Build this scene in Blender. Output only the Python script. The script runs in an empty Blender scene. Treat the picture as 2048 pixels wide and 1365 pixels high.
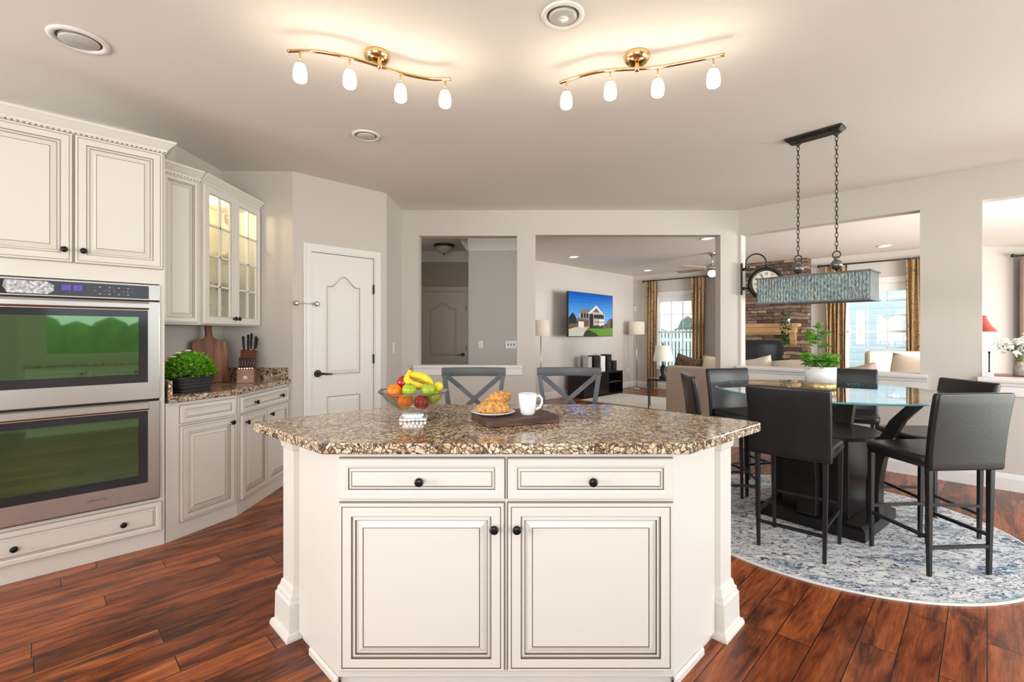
import bpy, bmesh, math, random
from mathutils import Vector, Matrix
R = math.radians
rnd = random.Random(7)
C = bpy.context.scene.collection
scn = bpy.context.scene

# ---------------------------------------------------------------- camera, world, light, exposure
F_PX, HORIZON, EYE = 950.0, 668.0, 1.31
cam_d = bpy.data.cameras.new('camera'); cam = bpy.data.objects.new('camera', cam_d); C.objects.link(cam)
cam.location = (0, 0, EYE); cam.rotation_euler = (R(90), 0, 0)
cam_d.sensor_width = 36; cam_d.lens = 36 * F_PX / 2048
cam_d.shift_y = -(682.5 - HORIZON) / 2048; cam_d.clip_start = .02; cam_d.clip_end = 200
scn.camera = cam
scn.view_settings.view_transform = 'Standard'; scn.view_settings.look = 'None'
scn.view_settings.exposure = 0.12; scn.view_settings.gamma = 1; scn.view_settings.use_curve_mapping = False
world = bpy.data.worlds.new('sky'); scn.world = world; world.use_nodes = True
_bg = world.node_tree.nodes['Background']
_bg.inputs[0].default_value = (.80, .90, 1, 1); _bg.inputs[1].default_value = 2.4
def area(name, loc, aim, sx, sy, watts, col=(1, 1, 1), spread=180):
    l = bpy.data.lights.new(name, 'AREA'); l.shape = 'RECTANGLE'; l.size = sx; l.size_y = sy
    l.energy = watts; l.color = col; l.spread = R(spread)
    o = bpy.data.objects.new(name, l); C.objects.link(o); o.location = loc
    o.rotation_euler = (Vector(aim) - Vector(loc)).to_track_quat('-Z', 'Y').to_euler()
    return o
# added fill lamps beyond unseen openings; daylight_family is the right room's window light
area('added_fill_right', (4.15, 1.05, 1.1), (.2, 4.6, 1.5), 2.9, 1.9, 78, (1, .985, .965))
area('added_fill_rear', (-.55, -2.38, 1.35), (-.2, 1.6, 2.85), 2.6, 1.3, 72, (1, .985, .965), 130)
area('added_fill_side', (-4.58, -.3, 1.4), (1.5, 1.9, 2.2), 1.9, 1.4, 125, (1, .985, .965))
area('daylight_family', (10.15, 5.3, 1.2), (2, 7.2, 2.2), 3.4, 1.9, 130, (1, .985, .965))
area('added_fill_south', (7.0, 2.35, 1.2), (2.2, 10.0, 2.1), 3.2, 1.9, 175, (1, .985, .965), 95)

# ---------------------------------------------------------------- materials
def nt(name):
    m = bpy.data.materials.new(name); m.use_nodes = True
    return m, m.node_tree.nodes, m.node_tree.links, m.node_tree.nodes['Principled BSDF']
def mat(name, col, rough=.5, metal=0., spec=.5, noise=0, nscale=8, bump=0, bscale=40, coat=0, emit=None, estr=0):
    m, n, l, p = nt(name)
    p.inputs['Base Color'].default_value = (*col, 1); p.inputs['Roughness'].default_value = rough
    p.inputs['Metallic'].default_value = metal; p.inputs['Specular IOR Level'].default_value = spec
    p.inputs['Coat Weight'].default_value = coat; p.inputs['Coat Roughness'].default_value = .08
    tc = None
    if noise or bump:
        tc = n.new('ShaderNodeTexCoord')
    if noise:
        t = n.new('ShaderNodeTexNoise'); t.inputs['Scale'].default_value = nscale; t.inputs['Detail'].default_value = 5
        l.new(tc.outputs['Object'], t.inputs['Vector'])
        r = n.new('ShaderNodeValToRGB')
        r.color_ramp.elements[0].position = .3; r.color_ramp.elements[1].position = .7
        r.color_ramp.elements[0].color = (*[c * (1 - noise) for c in col], 1)
        r.color_ramp.elements[1].color = (*[min(1, c * (1 + noise * .6)) for c in col], 1)
        l.new(t.outputs['Fac'], r.inputs[0]); l.new(r.outputs[0], p.inputs['Base Color'])
    if bump:
        t = n.new('ShaderNodeTexNoise'); t.inputs['Scale'].default_value = bscale; t.inputs['Detail'].default_value = 4
        l.new(tc.outputs['Object'], t.inputs['Vector'])
        b = n.new('ShaderNodeBump'); b.inputs['Strength'].default_value = bump; b.inputs['Distance'].default_value = .01
        l.new(t.outputs['Fac'], b.inputs['Height']); l.new(b.outputs[0], p.inputs['Normal'])
    if emit:
        p.inputs['Emission Color'].default_value = (*emit, 1); p.inputs['Emission Strength'].default_value = estr
    return m
def ramp(n, stops, interp='LINEAR'):
    r = n.new('ShaderNodeValToRGB'); r.color_ramp.interpolation = interp
    e = r.color_ramp.elements
    while len(e) < len(stops): e.new(.5)
    for el, (p, c) in zip(e, stops): el.position = p; el.color = (*c, 1)
    return r
def mixc(n, l, fac, a, b, mode='MIX'):
    x = n.new('ShaderNodeMix'); x.data_type = 'RGBA'; x.blend_type = mode
    for s, v in ((0, fac), (6, a), (7, b)):
        if isinstance(v, (int, float)): x.inputs[s].default_value = v
        elif isinstance(v, tuple): x.inputs[s].default_value = (*v, 1)
        else: l.new(v, x.inputs[s])
    return x.outputs[2]
def glass(name, tint=(.97, .985, .98), gloss=(1, 1, 1), ior=1.5, rough=0.0):
    m = bpy.data.materials.new(name); m.use_nodes = True; n = m.node_tree.nodes; l = m.node_tree.links
    n.remove(n['Principled BSDF'])
    t = n.new('ShaderNodeBsdfTransparent'); t.inputs[0].default_value = (*tint, 1)
    g = n.new('ShaderNodeBsdfGlossy'); g.inputs[0].default_value = (*gloss, 1); g.inputs['Roughness'].default_value = rough
    lw = n.new('ShaderNodeLayerWeight'); f = n.new('ShaderNodeMath'); f.operation = 'POWER'; f.inputs[1].default_value = 4.2
    l.new(lw.outputs['Facing'], f.inputs[0])
    f2 = n.new('ShaderNodeMath'); f2.operation = 'MULTIPLY_ADD'; f2.inputs[1].default_value = .94; f2.inputs[2].default_value = .05
    l.new(f.outputs[0], f2.inputs[0])
    x = n.new('ShaderNodeMixShader'); l.new(f2.outputs[0], x.inputs[0]); l.new(t.outputs[0], x.inputs[1]); l.new(g.outputs[0], x.inputs[2])
    l.new(x.outputs[0], n['Material Output'].inputs[0])
    return m
def wood(name, stops, scale=(3, 40, 40), rough=.4, coat=0):
    m, n, l, p = nt(name); tc = n.new('ShaderNodeTexCoord'); mp = n.new('ShaderNodeMapping'); mp.inputs['Scale'].default_value = scale
    l.new(tc.outputs['Object'], mp.inputs[0]); t = n.new('ShaderNodeTexNoise'); t.inputs['Scale'].default_value = 1; t.inputs['Detail'].default_value = 6
    t.inputs['Distortion'].default_value = .6
    l.new(mp.outputs[0], t.inputs['Vector']); r = ramp(n, stops); l.new(t.outputs['Fac'], r.inputs[0]); l.new(r.outputs[0], p.inputs['Base Color'])
    p.inputs['Roughness'].default_value = rough; p.inputs['Coat Weight'].default_value = coat
    b = n.new('ShaderNodeBump'); b.inputs['Strength'].default_value = .15; b.inputs['Distance'].default_value = .002
    l.new(t.outputs['Fac'], b.inputs['Height']); l.new(b.outputs[0], p.inputs['Normal'])
    return m
def granite(name, scale=58):
    m, n, l, p = nt(name); tc = n.new('ShaderNodeTexCoord')
    d = n.new('ShaderNodeTexNoise'); d.inputs['Scale'].default_value = 14; d.inputs['Detail'].default_value = 3; l.new(tc.outputs['Object'], d.inputs['Vector'])
    w = mixc(n, l, .09, tc.outputs['Object'], d.outputs['Color'])
    v = n.new('ShaderNodeTexVoronoi'); v.feature = 'DISTANCE_TO_EDGE'; v.inputs['Scale'].default_value = scale; l.new(w, v.inputs['Vector'])
    v2 = n.new('ShaderNodeTexVoronoi'); v2.inputs['Scale'].default_value = scale; l.new(w, v2.inputs['Vector'])
    sep = n.new('ShaderNodeSeparateColor'); l.new(v2.outputs['Color'], sep.inputs[0])
    cell = ramp(n, [(0, (.12, .085, .06)), (.10, (.38, .26, .16)), (.28, (.66, .50, .34)), (.5, (.78, .63, .46)), (.72, (.84, .72, .56)), (.92, (.88, .81, .69)), (1, (.40, .29, .20))])
    l.new(sep.outputs[0], cell.inputs[0])
    edge = ramp(n, [(0, (.0, .0, .0)), (.05, (.15, .15, .15)), (.14, (1, 1, 1))]); l.new(v.outputs['Distance'], edge.inputs[0])
    big = n.new('ShaderNodeTexNoise'); big.inputs['Scale'].default_value = 5; big.inputs['Detail'].default_value = 4; l.new(tc.outputs['Object'], big.inputs['Vector'])
    br = ramp(n, [(.3, (.82, .73, .63)), (.55, (1, .97, .92)), (.72, (1.0, .98, .95))]); l.new(big.outputs['Fac'], br.inputs[0])
    c1 = mixc(n, l, 1.0, cell.outputs[0], br.outputs[0], 'MULTIPLY')
    c2 = mixc(n, l, edge.outputs[0], (.045, .03, .022), c1)
    fine = n.new('ShaderNodeTexNoise'); fine.inputs['Scale'].default_value = 160; fine.inputs['Detail'].default_value = 3; l.new(tc.outputs['Object'], fine.inputs['Vector'])
    fr = ramp(n, [(.36, (.4, .34, .3)), (.46, (1, 1, 1))]); l.new(fine.outputs['Fac'], fr.inputs[0])
    c3 = mixc(n, l, .6, c2, fr.outputs[0], 'MULTIPLY')
    l.new(c3, p.inputs['Base Color']); p.inputs['Roughness'].default_value = .12; p.inputs['Specular IOR Level'].default_value = .6
    return m
def floor_mat():
    m, n, l, p = nt('hand_scraped_wood_floor'); tc = n.new('ShaderNodeTexCoord'); mp = n.new('ShaderNodeMapping')
    mp.inputs['Rotation'].default_value = (0, 0, R(-45)); l.new(tc.outputs['Object'], mp.inputs[0])
    sp = n.new('ShaderNodeSeparateXYZ'); l.new(mp.outputs[0], sp.inputs[0])
    rw = n.new('ShaderNodeMath'); rw.operation = 'DIVIDE'; rw.inputs[1].default_value = .13; l.new(sp.outputs[1], rw.inputs[0])
    fl = n.new('ShaderNodeMath'); fl.operation = 'FLOOR'; l.new(rw.outputs[0], fl.inputs[0])
    wn = n.new('ShaderNodeTexWhiteNoise'); wn.noise_dimensions = '1D'; l.new(fl.outputs[0], wn.inputs['W'])
    xs = n.new('ShaderNodeMath'); xs.operation = 'MULTIPLY_ADD'; xs.inputs[1].default_value = 3.7; l.new(wn.outputs['Value'], xs.inputs[0]); l.new(sp.outputs[0], xs.inputs[2])
    cx = n.new('ShaderNodeCombineXYZ'); l.new(xs.outputs[0], cx.inputs[0]); l.new(sp.outputs[1], cx.inputs[1])
    br = n.new('ShaderNodeTexBrick'); br.offset = 0; br.squash = 1.0
    for k, v in (('Scale', 1), ('Brick Width', 1.15), ('Row Height', .13), ('Mortar Size', .0022), ('Mortar Smooth', .3), ('Bias', 0)): br.inputs[k].default_value = v
    br.inputs['Color1'].default_value = (0, 0, 0, 1); br.inputs['Color2'].default_value = (1, 1, 1, 1); br.inputs['Mortar'].default_value = (.5, .5, .5, 1)
    l.new(cx.outputs[0], br.inputs['Vector'])
    # every plank shifts its own grain
    sc = n.new('ShaderNodeVectorMath'); sc.operation = 'SCALE'; sc.inputs[3].default_value = 7.0; l.new(br.outputs['Color'], sc.inputs[0])
    ad = n.new('ShaderNodeVectorMath'); l.new(mp.outputs[0], ad.inputs[0]); l.new(sc.outputs[0], ad.inputs[1])
    st = n.new('ShaderNodeMapping'); st.inputs['Scale'].default_value = (2.2, 13, 1); l.new(ad.outputs[0], st.inputs[0])
    g = n.new('ShaderNodeTexNoise'); g.inputs['Scale'].default_value = 1.0; g.inputs['Detail'].default_value = 7; g.inputs['Roughness'].default_value = .62; g.inputs['Distortion'].default_value = .7
    l.new(st.outputs[0], g.inputs['Vector'])
    gr = ramp(n, [(.29, (.03, .013, .010)), (.40, (.13, .038, .018)), (.50, (.29, .078, .028)), (.62, (.43, .125, .040)), (.78, (.52, .21, .075))])
    l.new(g.outputs['Fac'], gr.inputs[0])
    pl = ramp(n, [(0, (.55, .5, .5)), (.35, (.8, .72, .7)), (.7, (1.0, .95, .9)), (.93, (1.15, 1.1, 1.0)), (1, (1.35, 1.5, 1.35))]); l.new(br.outputs['Color'], pl.inputs[0])
    c = mixc(n, l, 1.0, gr.outputs[0], pl.outputs[0], 'MULTIPLY')
    f2 = n.new('ShaderNodeMapping'); f2.inputs['Scale'].default_value = (8, 130, 1); l.new(ad.outputs[0], f2.inputs[0])
    fn = n.new('ShaderNodeTexNoise'); fn.inputs['Scale'].default_value = 1; fn.inputs['Detail'].default_value = 4; l.new(f2.outputs[0], fn.inputs['Vector'])
    fr = ramp(n, [(.35, (.62, .58, .55)), (.6, (1, 1, 1))]); l.new(fn.outputs['Fac'], fr.inputs[0])
    c = mixc(n, l, .8, c, fr.outputs[0], 'MULTIPLY')
    c = mixc(n, l, br.outputs['Fac'], c, (.012, .006, .005))
    l.new(c, p.inputs['Base Color']); p.inputs['Roughness'].default_value = .27; p.inputs['Specular IOR Level'].default_value = .38
    b = n.new('ShaderNodeBump'); b.inputs['Strength'].default_value = .25; b.inputs['Distance'].default_value = .004
    h = n.new('ShaderNodeMath'); h.operation = 'SUBTRACT'; l.new(g.outputs['Fac'], h.inputs[0]); l.new(br.outputs['Fac'], h.inputs[1])
    l.new(h.outputs[0], b.inputs['Height']); l.new(b.outputs[0], p.inputs['Normal'])
    return m
def rug_mat(name):
    m, n, l, p = nt(name); tc = n.new('ShaderNodeTexCoord')
    mp = n.new('ShaderNodeMapping'); mp.inputs['Rotation'].default_value = (0, 0, R(25)); mp.inputs['Scale'].default_value = (1, 2.0, 1); l.new(tc.outputs['Object'], mp.inputs[0])
    def nz(s, d=5, dist=0, src=None):
        t = n.new('ShaderNodeTexNoise'); t.inputs['Scale'].default_value = s; t.inputs['Detail'].default_value = d; t.inputs['Distortion'].default_value = dist
        t.inputs['Roughness'].default_value = .6
        l.new(src or mp.outputs[0], t.inputs['Vector']); return t.outputs['Fac']
    blue = ramp(n, [(.545, (0, 0, 0)), (.615, (1, 1, 1))]); l.new(nz(2.3, 3, .4), blue.inputs[0])
    fleck = ramp(n, [(.45, (0, 0, 0)), (.55, (1, 1, 1))]); l.new(nz(26, 4, 1.0), fleck.inputs[0])
    hue = ramp(n, [(.40, (.035, .09, .22)), (.5, (.10, .2, .34)), (.58, (.26, .45, .52))]); l.new(nz(1.7, 2), hue.inputs[0])
    base = ramp(n, [(.3, (.34, .38, .44)), (.44, (.66, .68, .72)), (.58, (.82, .82, .815))]); l.new(nz(9, 6, .5), base.inputs[0])
    mk = n.new('ShaderNodeMath'); mk.operation = 'MULTIPLY'; l.new(blue.outputs[0], mk.inputs[0]); l.new(fleck.outputs[0], mk.inputs[1])
    c = mixc(n, l, mk.outputs[0], base.outputs[0], hue.outputs[0])
    dk = ramp(n, [(.555, (0, 0, 0)), (.60, (1, 1, 1))]); l.new(nz(17, 6, 1.6), dk.inputs[0])
    c = mixc(n, l, dk.outputs[0], c, (.06, .075, .11))
    ln = ramp(n, [(.478, (0, 0, 0)), (.494, (1, 1, 1)), (.506, (1, 1, 1)), (.522, (0, 0, 0))]); l.new(nz(5, 5, 1.8), ln.inputs[0])
    c = mixc(n, l, ln.outputs[0], c, (.16, .18, .23))
    l.new(c, p.inputs['Base Color']); p.inputs['Roughness'].default_value = .95; p.inputs['Specular IOR Level'].default_value = .1
    b = n.new('ShaderNodeBump'); b.inputs['Strength'].default_value = .4; b.inputs['Distance'].default_value = .004
    l.new(nz(300, 2, 0, tc.outputs['Object']), b.inputs['Height']); l.new(b.outputs[0], p.inputs['Normal'])
    return m
def stone_mat():
    m, n, l, p = nt('stacked_ledge_stone'); tc = n.new('ShaderNodeTexCoord')
    sx = n.new('ShaderNodeSeparateXYZ'); l.new(tc.outputs['Object'], sx.inputs[0]); cb = n.new('ShaderNodeCombineXYZ')
    xy = n.new('ShaderNodeMath'); l.new(sx.outputs[0], xy.inputs[0]); l.new(sx.outputs[1], xy.inputs[1])
    wob = n.new('ShaderNodeTexNoise'); wob.inputs['Scale'].default_value = 2.5; l.new(tc.outputs['Object'], wob.inputs['Vector'])
    wz = n.new('ShaderNodeMath'); wz.operation = 'MULTIPLY_ADD'; wz.inputs[1].default_value = .10; l.new(wob.outputs['Fac'], wz.inputs[0]); l.new(sx.outputs[2], wz.inputs[2])
    l.new(xy.outputs[0], cb.inputs[0]); l.new(wz.outputs[0], cb.inputs[1])
    br = n.new('ShaderNodeTexBrick'); br.offset = .43; br.squash = 1.6; br.squash_frequency = 3
    for k, v in (('Scale', 1), ('Brick Width', .30), ('Row Height', .068), ('Mortar Size', .006), ('Mortar Smooth', .2), ('Bias', 0)): br.inputs[k].default_value = v
    br.inputs['Color1'].default_value = (0, 0, 0, 1); br.inputs['Color2'].default_value = (1, 1, 1, 1); br.inputs['Mortar'].default_value = (.5, .5, .5, 1)
    l.new(cb.outputs[0], br.inputs['Vector'])
    r = ramp(n, [(0, (.07, .05, .04)), (.25, (.13, .09, .07)), (.5, (.20, .135, .095)), (.75, (.25, .18, .13)), (1, (.40, .31, .22))]); l.new(br.outputs['Color'], r.inputs[0])
    nz = n.new('ShaderNodeTexNoise'); nz.inputs['Scale'].default_value = 12; nz.inputs['Detail'].default_value = 6; l.new(tc.outputs['Object'], nz.inputs['Vector'])
    nr = ramp(n, [(.3, (.55, .5, .46)), (.65, (1.15, 1.1, 1.05))]); l.new(nz.outputs['Fac'], nr.inputs[0])
    c = mixc(n, l, 1, r.outputs[0], nr.outputs[0], 'MULTIPLY'); c = mixc(n, l, br.outputs['Fac'], c, (.03, .022, .018))
    l.new(c, p.inputs['Base Color']); p.inputs['Roughness'].default_value = .85
    b = n.new('ShaderNodeBump'); b.inputs['Strength'].default_value = .9; b.inputs['Distance'].default_value = .02; b.invert = True
    l.new(br.outputs['Fac'], b.inputs['Height']); l.new(b.outputs[0], p.inputs['Normal'])
    return m
def curtain_mat(name, cols):
    m, n, l, p = nt(name); tc = n.new('ShaderNodeTexCoord')
    v = n.new('ShaderNodeTexNoise'); v.inputs['Scale'].default_value = 16; v.inputs['Detail'].default_value = 5; v.inputs['Distortion'].default_value = 2.2
    l.new(tc.outputs['Object'], v.inputs['Vector'])
    r = ramp(n, cols); l.new(v.outputs['Fac'], r.inputs[0]); l.new(r.outputs[0], p.inputs['Base Color'])
    p.inputs['Roughness'].default_value = .8
    return m
def patina_mat():
    m, n, l, p = nt('patina_ribbed_metal'); tc = n.new('ShaderNodeTexCoord')
    mp = n.new('ShaderNodeMapping'); mp.inputs['Scale'].default_value = (190, 190, 42); l.new(tc.outputs['Object'], mp.inputs[0])
    t = n.new('ShaderNodeTexNoise'); t.inputs['Scale'].default_value = 1; t.inputs['Detail'].default_value = 5; l.new(mp.outputs[0], t.inputs['Vector'])
    r = ramp(n, [(.34, (.045, .05, .05)), (.45, (.17, .21, .215)), (.55, (.31, .37, .37)), (.7, (.55, .6, .56))]); l.new(t.outputs['Fac'], r.inputs[0])
    b2 = n.new('ShaderNodeTexNoise'); b2.inputs['Scale'].default_value = 9; b2.inputs['Detail'].default_value = 3; l.new(tc.outputs['Object'], b2.inputs['Vector'])
    r2 = ramp(n, [(.35, (.78, .75, .74)), (.5, (.80, .95, 1.0)), (.62, (.95, 1.0, .93)), (.75, (1, .97, .8))]); l.new(b2.outputs['Fac'], r2.inputs[0])
    l.new(mixc(n, l, 1, r.outputs[0], r2.outputs[0], 'MULTIPLY'), p.inputs['Base Color'])
    p.inputs['Roughness'].default_value = .45; p.inputs['Metallic'].default_value = .25
    b = n.new('ShaderNodeBump'); b.inputs['Strength'].default_value = .6; b.inputs['Distance'].default_value = .004
    l.new(t.outputs['Fac'], b.inputs['Height']); l.new(b.outputs[0], p.inputs['Normal'])
    return m
def siding_mat():
    m, n, l, p = nt('pale_lap_siding'); tc = n.new('ShaderNodeTexCoord')
    w = n.new('ShaderNodeTexWave'); w.wave_type = 'BANDS'; w.bands_direction = 'Z'; w.wave_profile = 'SAW'; w.inputs['Scale'].default_value = 1.6
    l.new(tc.outputs['Object'], w.inputs['Vector'])
    r = ramp(n, [(0, (.42, .52, .68)), (.06, (.66, .74, .86)), (1, (.74, .81, .91))]); l.new(w.outputs['Fac'], r.inputs[0]); l.new(r.outputs[0], p.inputs['Base Color'])
    p.inputs['Roughness'].default_value = .7
    return m

M = {}
M['wall'] = mat('greige_wall_paint', (.62, .575, .53), .75, bump=.03, bscale=220)
M['ceiling'] = mat('ceiling_paint', (.80, .755, .71), .8)
M['hallwall'] = mat('hall_wall_paint', (.56, .52, .48), .75)
M['taupe'] = mat('hall_paint_dim_light', (.44, .365, .30), .75)  # the hall's dim warm light is put into the end wall's colour
M['halldoor'] = mat('hall_door_dim_light', (.62, .52, .44), .4)  # door and casing colour carries the same dim warm hall light
M['trim'] = mat('white_trim_paint', (.82, .80, .775), .35)
M['door'] = mat('cream_door_paint', (.81, .785, .745), .38)
M['cream'] = mat('antique_cream_paint', (.79, .765, .71), .36)
M['glaze'] = mat('dark_brown_glaze', (.17, .125, .09), .5)
M['glaze_soft'] = mat('thin_brown_glaze', (.40, .33, .26), .5)
M['toe'] = mat('cream_toe_board', (.74, .71, .66), .45)
M['granite'] = granite('speckled_brown_granite')
M['floor'] = floor_mat()
M['rug'] = rug_mat('distressed_blue_rug')
M['rugedge'] = mat('white_rug_binding', (.86, .86, .85), .9)
M['black'] = mat('oil_rubbed_black', (.012, .011, .011), .28, .4)
M['iron'] = mat('dark_iron', (.045, .04, .037), .45, .6, noise=.3, nscale=30)
M['steel'] = mat('brushed_stainless', (.66, .635, .61), .27, 1.0)
M['steel_dark'] = mat('black_oven_gap', (.012, .012, .013), .4)
M['oven_black'] = mat('dark_grey_oven_glass', (.035, .035, .04), .08, spec=.4)
M['oven_glass'] = mat('green_mirror_oven_window', (.13, .23, .11), .03, .8, spec=.9)
M['display'] = mat('violet_oven_display', (.03, .01, .12), .1, emit=(.16, .06, .55), estr=.5)
M['display_dark'] = mat('near_black_oven_display', (.015, .012, .03), .1)
M['silver_print'] = mat('silver_grey_print', (.60, .60, .63), .5)
M['print_grey'] = mat('grey_print', (.36, .36, .38), .5)
M['brass'] = mat('polished_brass', (.78, .55, .27), .16, 1.0)
M['shade_lit'] = mat('lit_frosted_glass', (1, .93, .8), .4, emit=(1.0, .85, .66), estr=26)
M['leather'] = mat('black_leather', (.012, .012, .0145), .30, spec=.5, bump=.035, bscale=60)
M['stool_leg'] = mat('black_wrapped_leg', (.014, .014, .015), .36)
M['slate'] = mat('slate_grey_paint', (.075, .08, .088), .45)
M['espresso'] = mat('black_espresso_wood', (.010, .009, .009), .30, spec=.35)
M['tglass'] = glass('table_glass', (.90, .955, .94))
M['tedge'] = mat('teal_glass_edge', (.10, .33, .37), .08, spec=.8)
M['pane'] = glass('window_pane')
M['bowlglass'] = glass('smoky_bowl_glass', (.86, .86, .83))
M['crystal'] = mat('cut_crystal', (.80, .82, .82), .05, .5, bump=.35, bscale=60)
M['white'] = mat('white_porcelain', (.86, .86, .87), .12)
M['whitemat'] = mat('matte_white_ceramic', (.84, .84, .84), .45)
M['gold'] = mat('speckled_gold_band', (.62, .46, .22), .35, .6, noise=.5, nscale=110)
M['orange'] = mat('orange_peel', (.92, .23, .008), .38, bump=.15, bscale=160)
M['redapple'] = mat('red_apple_skin', (.42, .022, .025), .18, noise=.35, nscale=22)
M['greenapple'] = mat('green_apple_skin', (.40, .52, .03), .2, noise=.15, nscale=25)
M['lemon'] = mat('lemon_peel', (.90, .72, .03), .36, bump=.12, bscale=150)
M['banana'] = mat('banana_peel', (.90, .64, .03), .42, noise=.12, nscale=20)
M['bananatip'] = mat('banana_dark_tip', (.10, .075, .02), .6)
M['pastry'] = mat('golden_pastry', (.74, .36, .10), .5, noise=.55, nscale=70, bump=.7, bscale=110)
M['walnut'] = wood('dark_walnut', [(.3, (.028, .012, .008)), (.5, (.075, .033, .02)), (.7, (.15, .068, .04))], (4, 55, 55), .5)
M['board'] = wood('acacia_stripes', [(.3, (.11, .036, .018)), (.5, (.24, .085, .04)), (.7, (.36, .15, .075))], (30, 6, 3), .45)
M['block'] = wood('cherry_block', [(.3, (.22, .062, .025)), (.7, (.34, .115, .05))], (10, 10, 50), .35)
M['blockdark'] = wood('cherry_block_dark', [(.3, (.10, .03, .016)), (.7, (.17, .055, .028))], (10, 10, 50), .35)
M['mantel'] = wood('honey_oak_mantel', [(.3, (.42, .23, .09)), (.7, (.58, .36, .17))], (3, 30, 30), .5)
M['bun'] = mat('woven_black_basket', (.03, .028, .034), .6, bump=.8, bscale=60)
M['leaf'] = mat('bright_leaf_green', (.19, .50, .03), .45, noise=.4, nscale=30)
M['leaf2'] = mat('glossy_leaf_green', (.17, .42, .05), .35, noise=.45, nscale=20)
M['leafdark'] = mat('dark_ivy_green', (.025, .085, .022), .45, noise=.4, nscale=30)
M['stem'] = mat('green_stem', (.10, .17, .04), .6)
M['petal'] = mat('white_petal', (.88, .87, .83), .6)
M['plastic'] = mat('white_plastic_plate', (.84, .83, .80), .35)
M['almond'] = mat('almond_plastic_plate', (.78, .73, .62), .35)
M['hole'] = mat('dark_slot', (.06, .05, .045), .6)
M['lens'] = mat('grey_lamp_lens', (.55, .54, .52), .25)
M['lamp_on'] = mat('lit_downlight', (1, 1, 1), .4, emit=(1, .97, .92), estr=4)
M['fanshade'] = mat('fan_bowl_added_glow', (.9, .88, .8), .4, emit=(1, .95, .88), estr=4)  # bowl is really unlit; glow added to brighten the family room
M['hallshade'] = mat('frosted_amber_glass', (.50, .44, .33), .35)
M['bronze'] = mat('dark_bronze', (.05, .035, .025), .4, .6)
M['patina'] = patina_mat()
M['zinc'] = mat('aged_zinc', (.13, .125, .12), .5, .5, noise=.35, nscale=25)
M['mercury'] = mat('mercury_ball', (.24, .22, .21), .25, .8, noise=.5, nscale=40)
M['dial'] = mat('cream_clock_dial', (.66, .61, .52), .5, noise=.2, nscale=20)
M['ink'] = mat('black_clock_ink', (.02, .02, .02), .6)
M['stone'] = stone_mat()
M['firebox'] = mat('black_firebox', (.012, .012, .013), .3)
M['sofa'] = mat('taupe_sofa_fabric', (.46, .36, .29), .9, bump=.2, bscale=250)
M['pillow'] = mat('cream_pillow_fabric', (.68, .58, .45), .9, bump=.2, bscale=200)
M['pillow2'] = mat('pale_linen_pillow', (.64, .56, .46), .9, bump=.2, bscale=200)
M['pilldark'] = mat('brown_patterned_pillow', (.12, .07, .045), .8, noise=.7, nscale=30)
M['shadeoff'] = mat('cream_lampshade', (.72, .65, .54), .8)
M['shadewhite'] = mat('white_lampshade', (.80, .77, .70), .8)
M['chrome'] = mat('brushed_nickel', (.55, .53, .50), .28, 1.0)
M['redshade'] = mat('brick_red_shade', (.33, .045, .03), .7)
M['mahog'] = mat('reddish_wood', (.22, .06, .035), .3)
M['curtain'] = curtain_mat('brocade_curtain', [(.3, (.07, .04, .02)), (.42, (.24, .15, .065)), (.5, (.47, .34, .17)), (.58, (.28, .12, .045)), (.7, (.58, .45, .25))])
M['drape'] = curtain_mat('taupe_drape', [(.3, (.26, .20, .16)), (.7, (.33, .26, .21))])
M['rod'] = mat('dark_curtain_rod', (.05, .035, .028), .4, .5)
M['siding'] = siding_mat()
M['lawn'] = mat('lawn_green', (.16, .27, .05), .95, noise=.35, nscale=3)
M['fence'] = mat('white_vinyl_fence', (.82, .86, .92), .5)
M['hedge'] = mat('grey_green_hedge', (.12, .17, .14), .9, noise=.5, nscale=5)
M['famrug'] = mat('cream_area_rug', (.72, .68, .62), .95, noise=.12, nscale=14)
M['cream_in'] = mat('warm_cabinet_interior', (.80, .72, .52), .5)
M['dish'] = mat('stoneware', (.46, .40, .30), .3)
M['chromelatch'] = mat('clear_grey_latch', (.45, .47, .47), .1, .5)
M['cable'] = mat('grey_cable', (.45, .45, .46), .6)
def flat(name, col, s=1.0):
    return mat(name, (0, 0, 0), .3, spec=.3, emit=col, estr=s)

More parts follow.
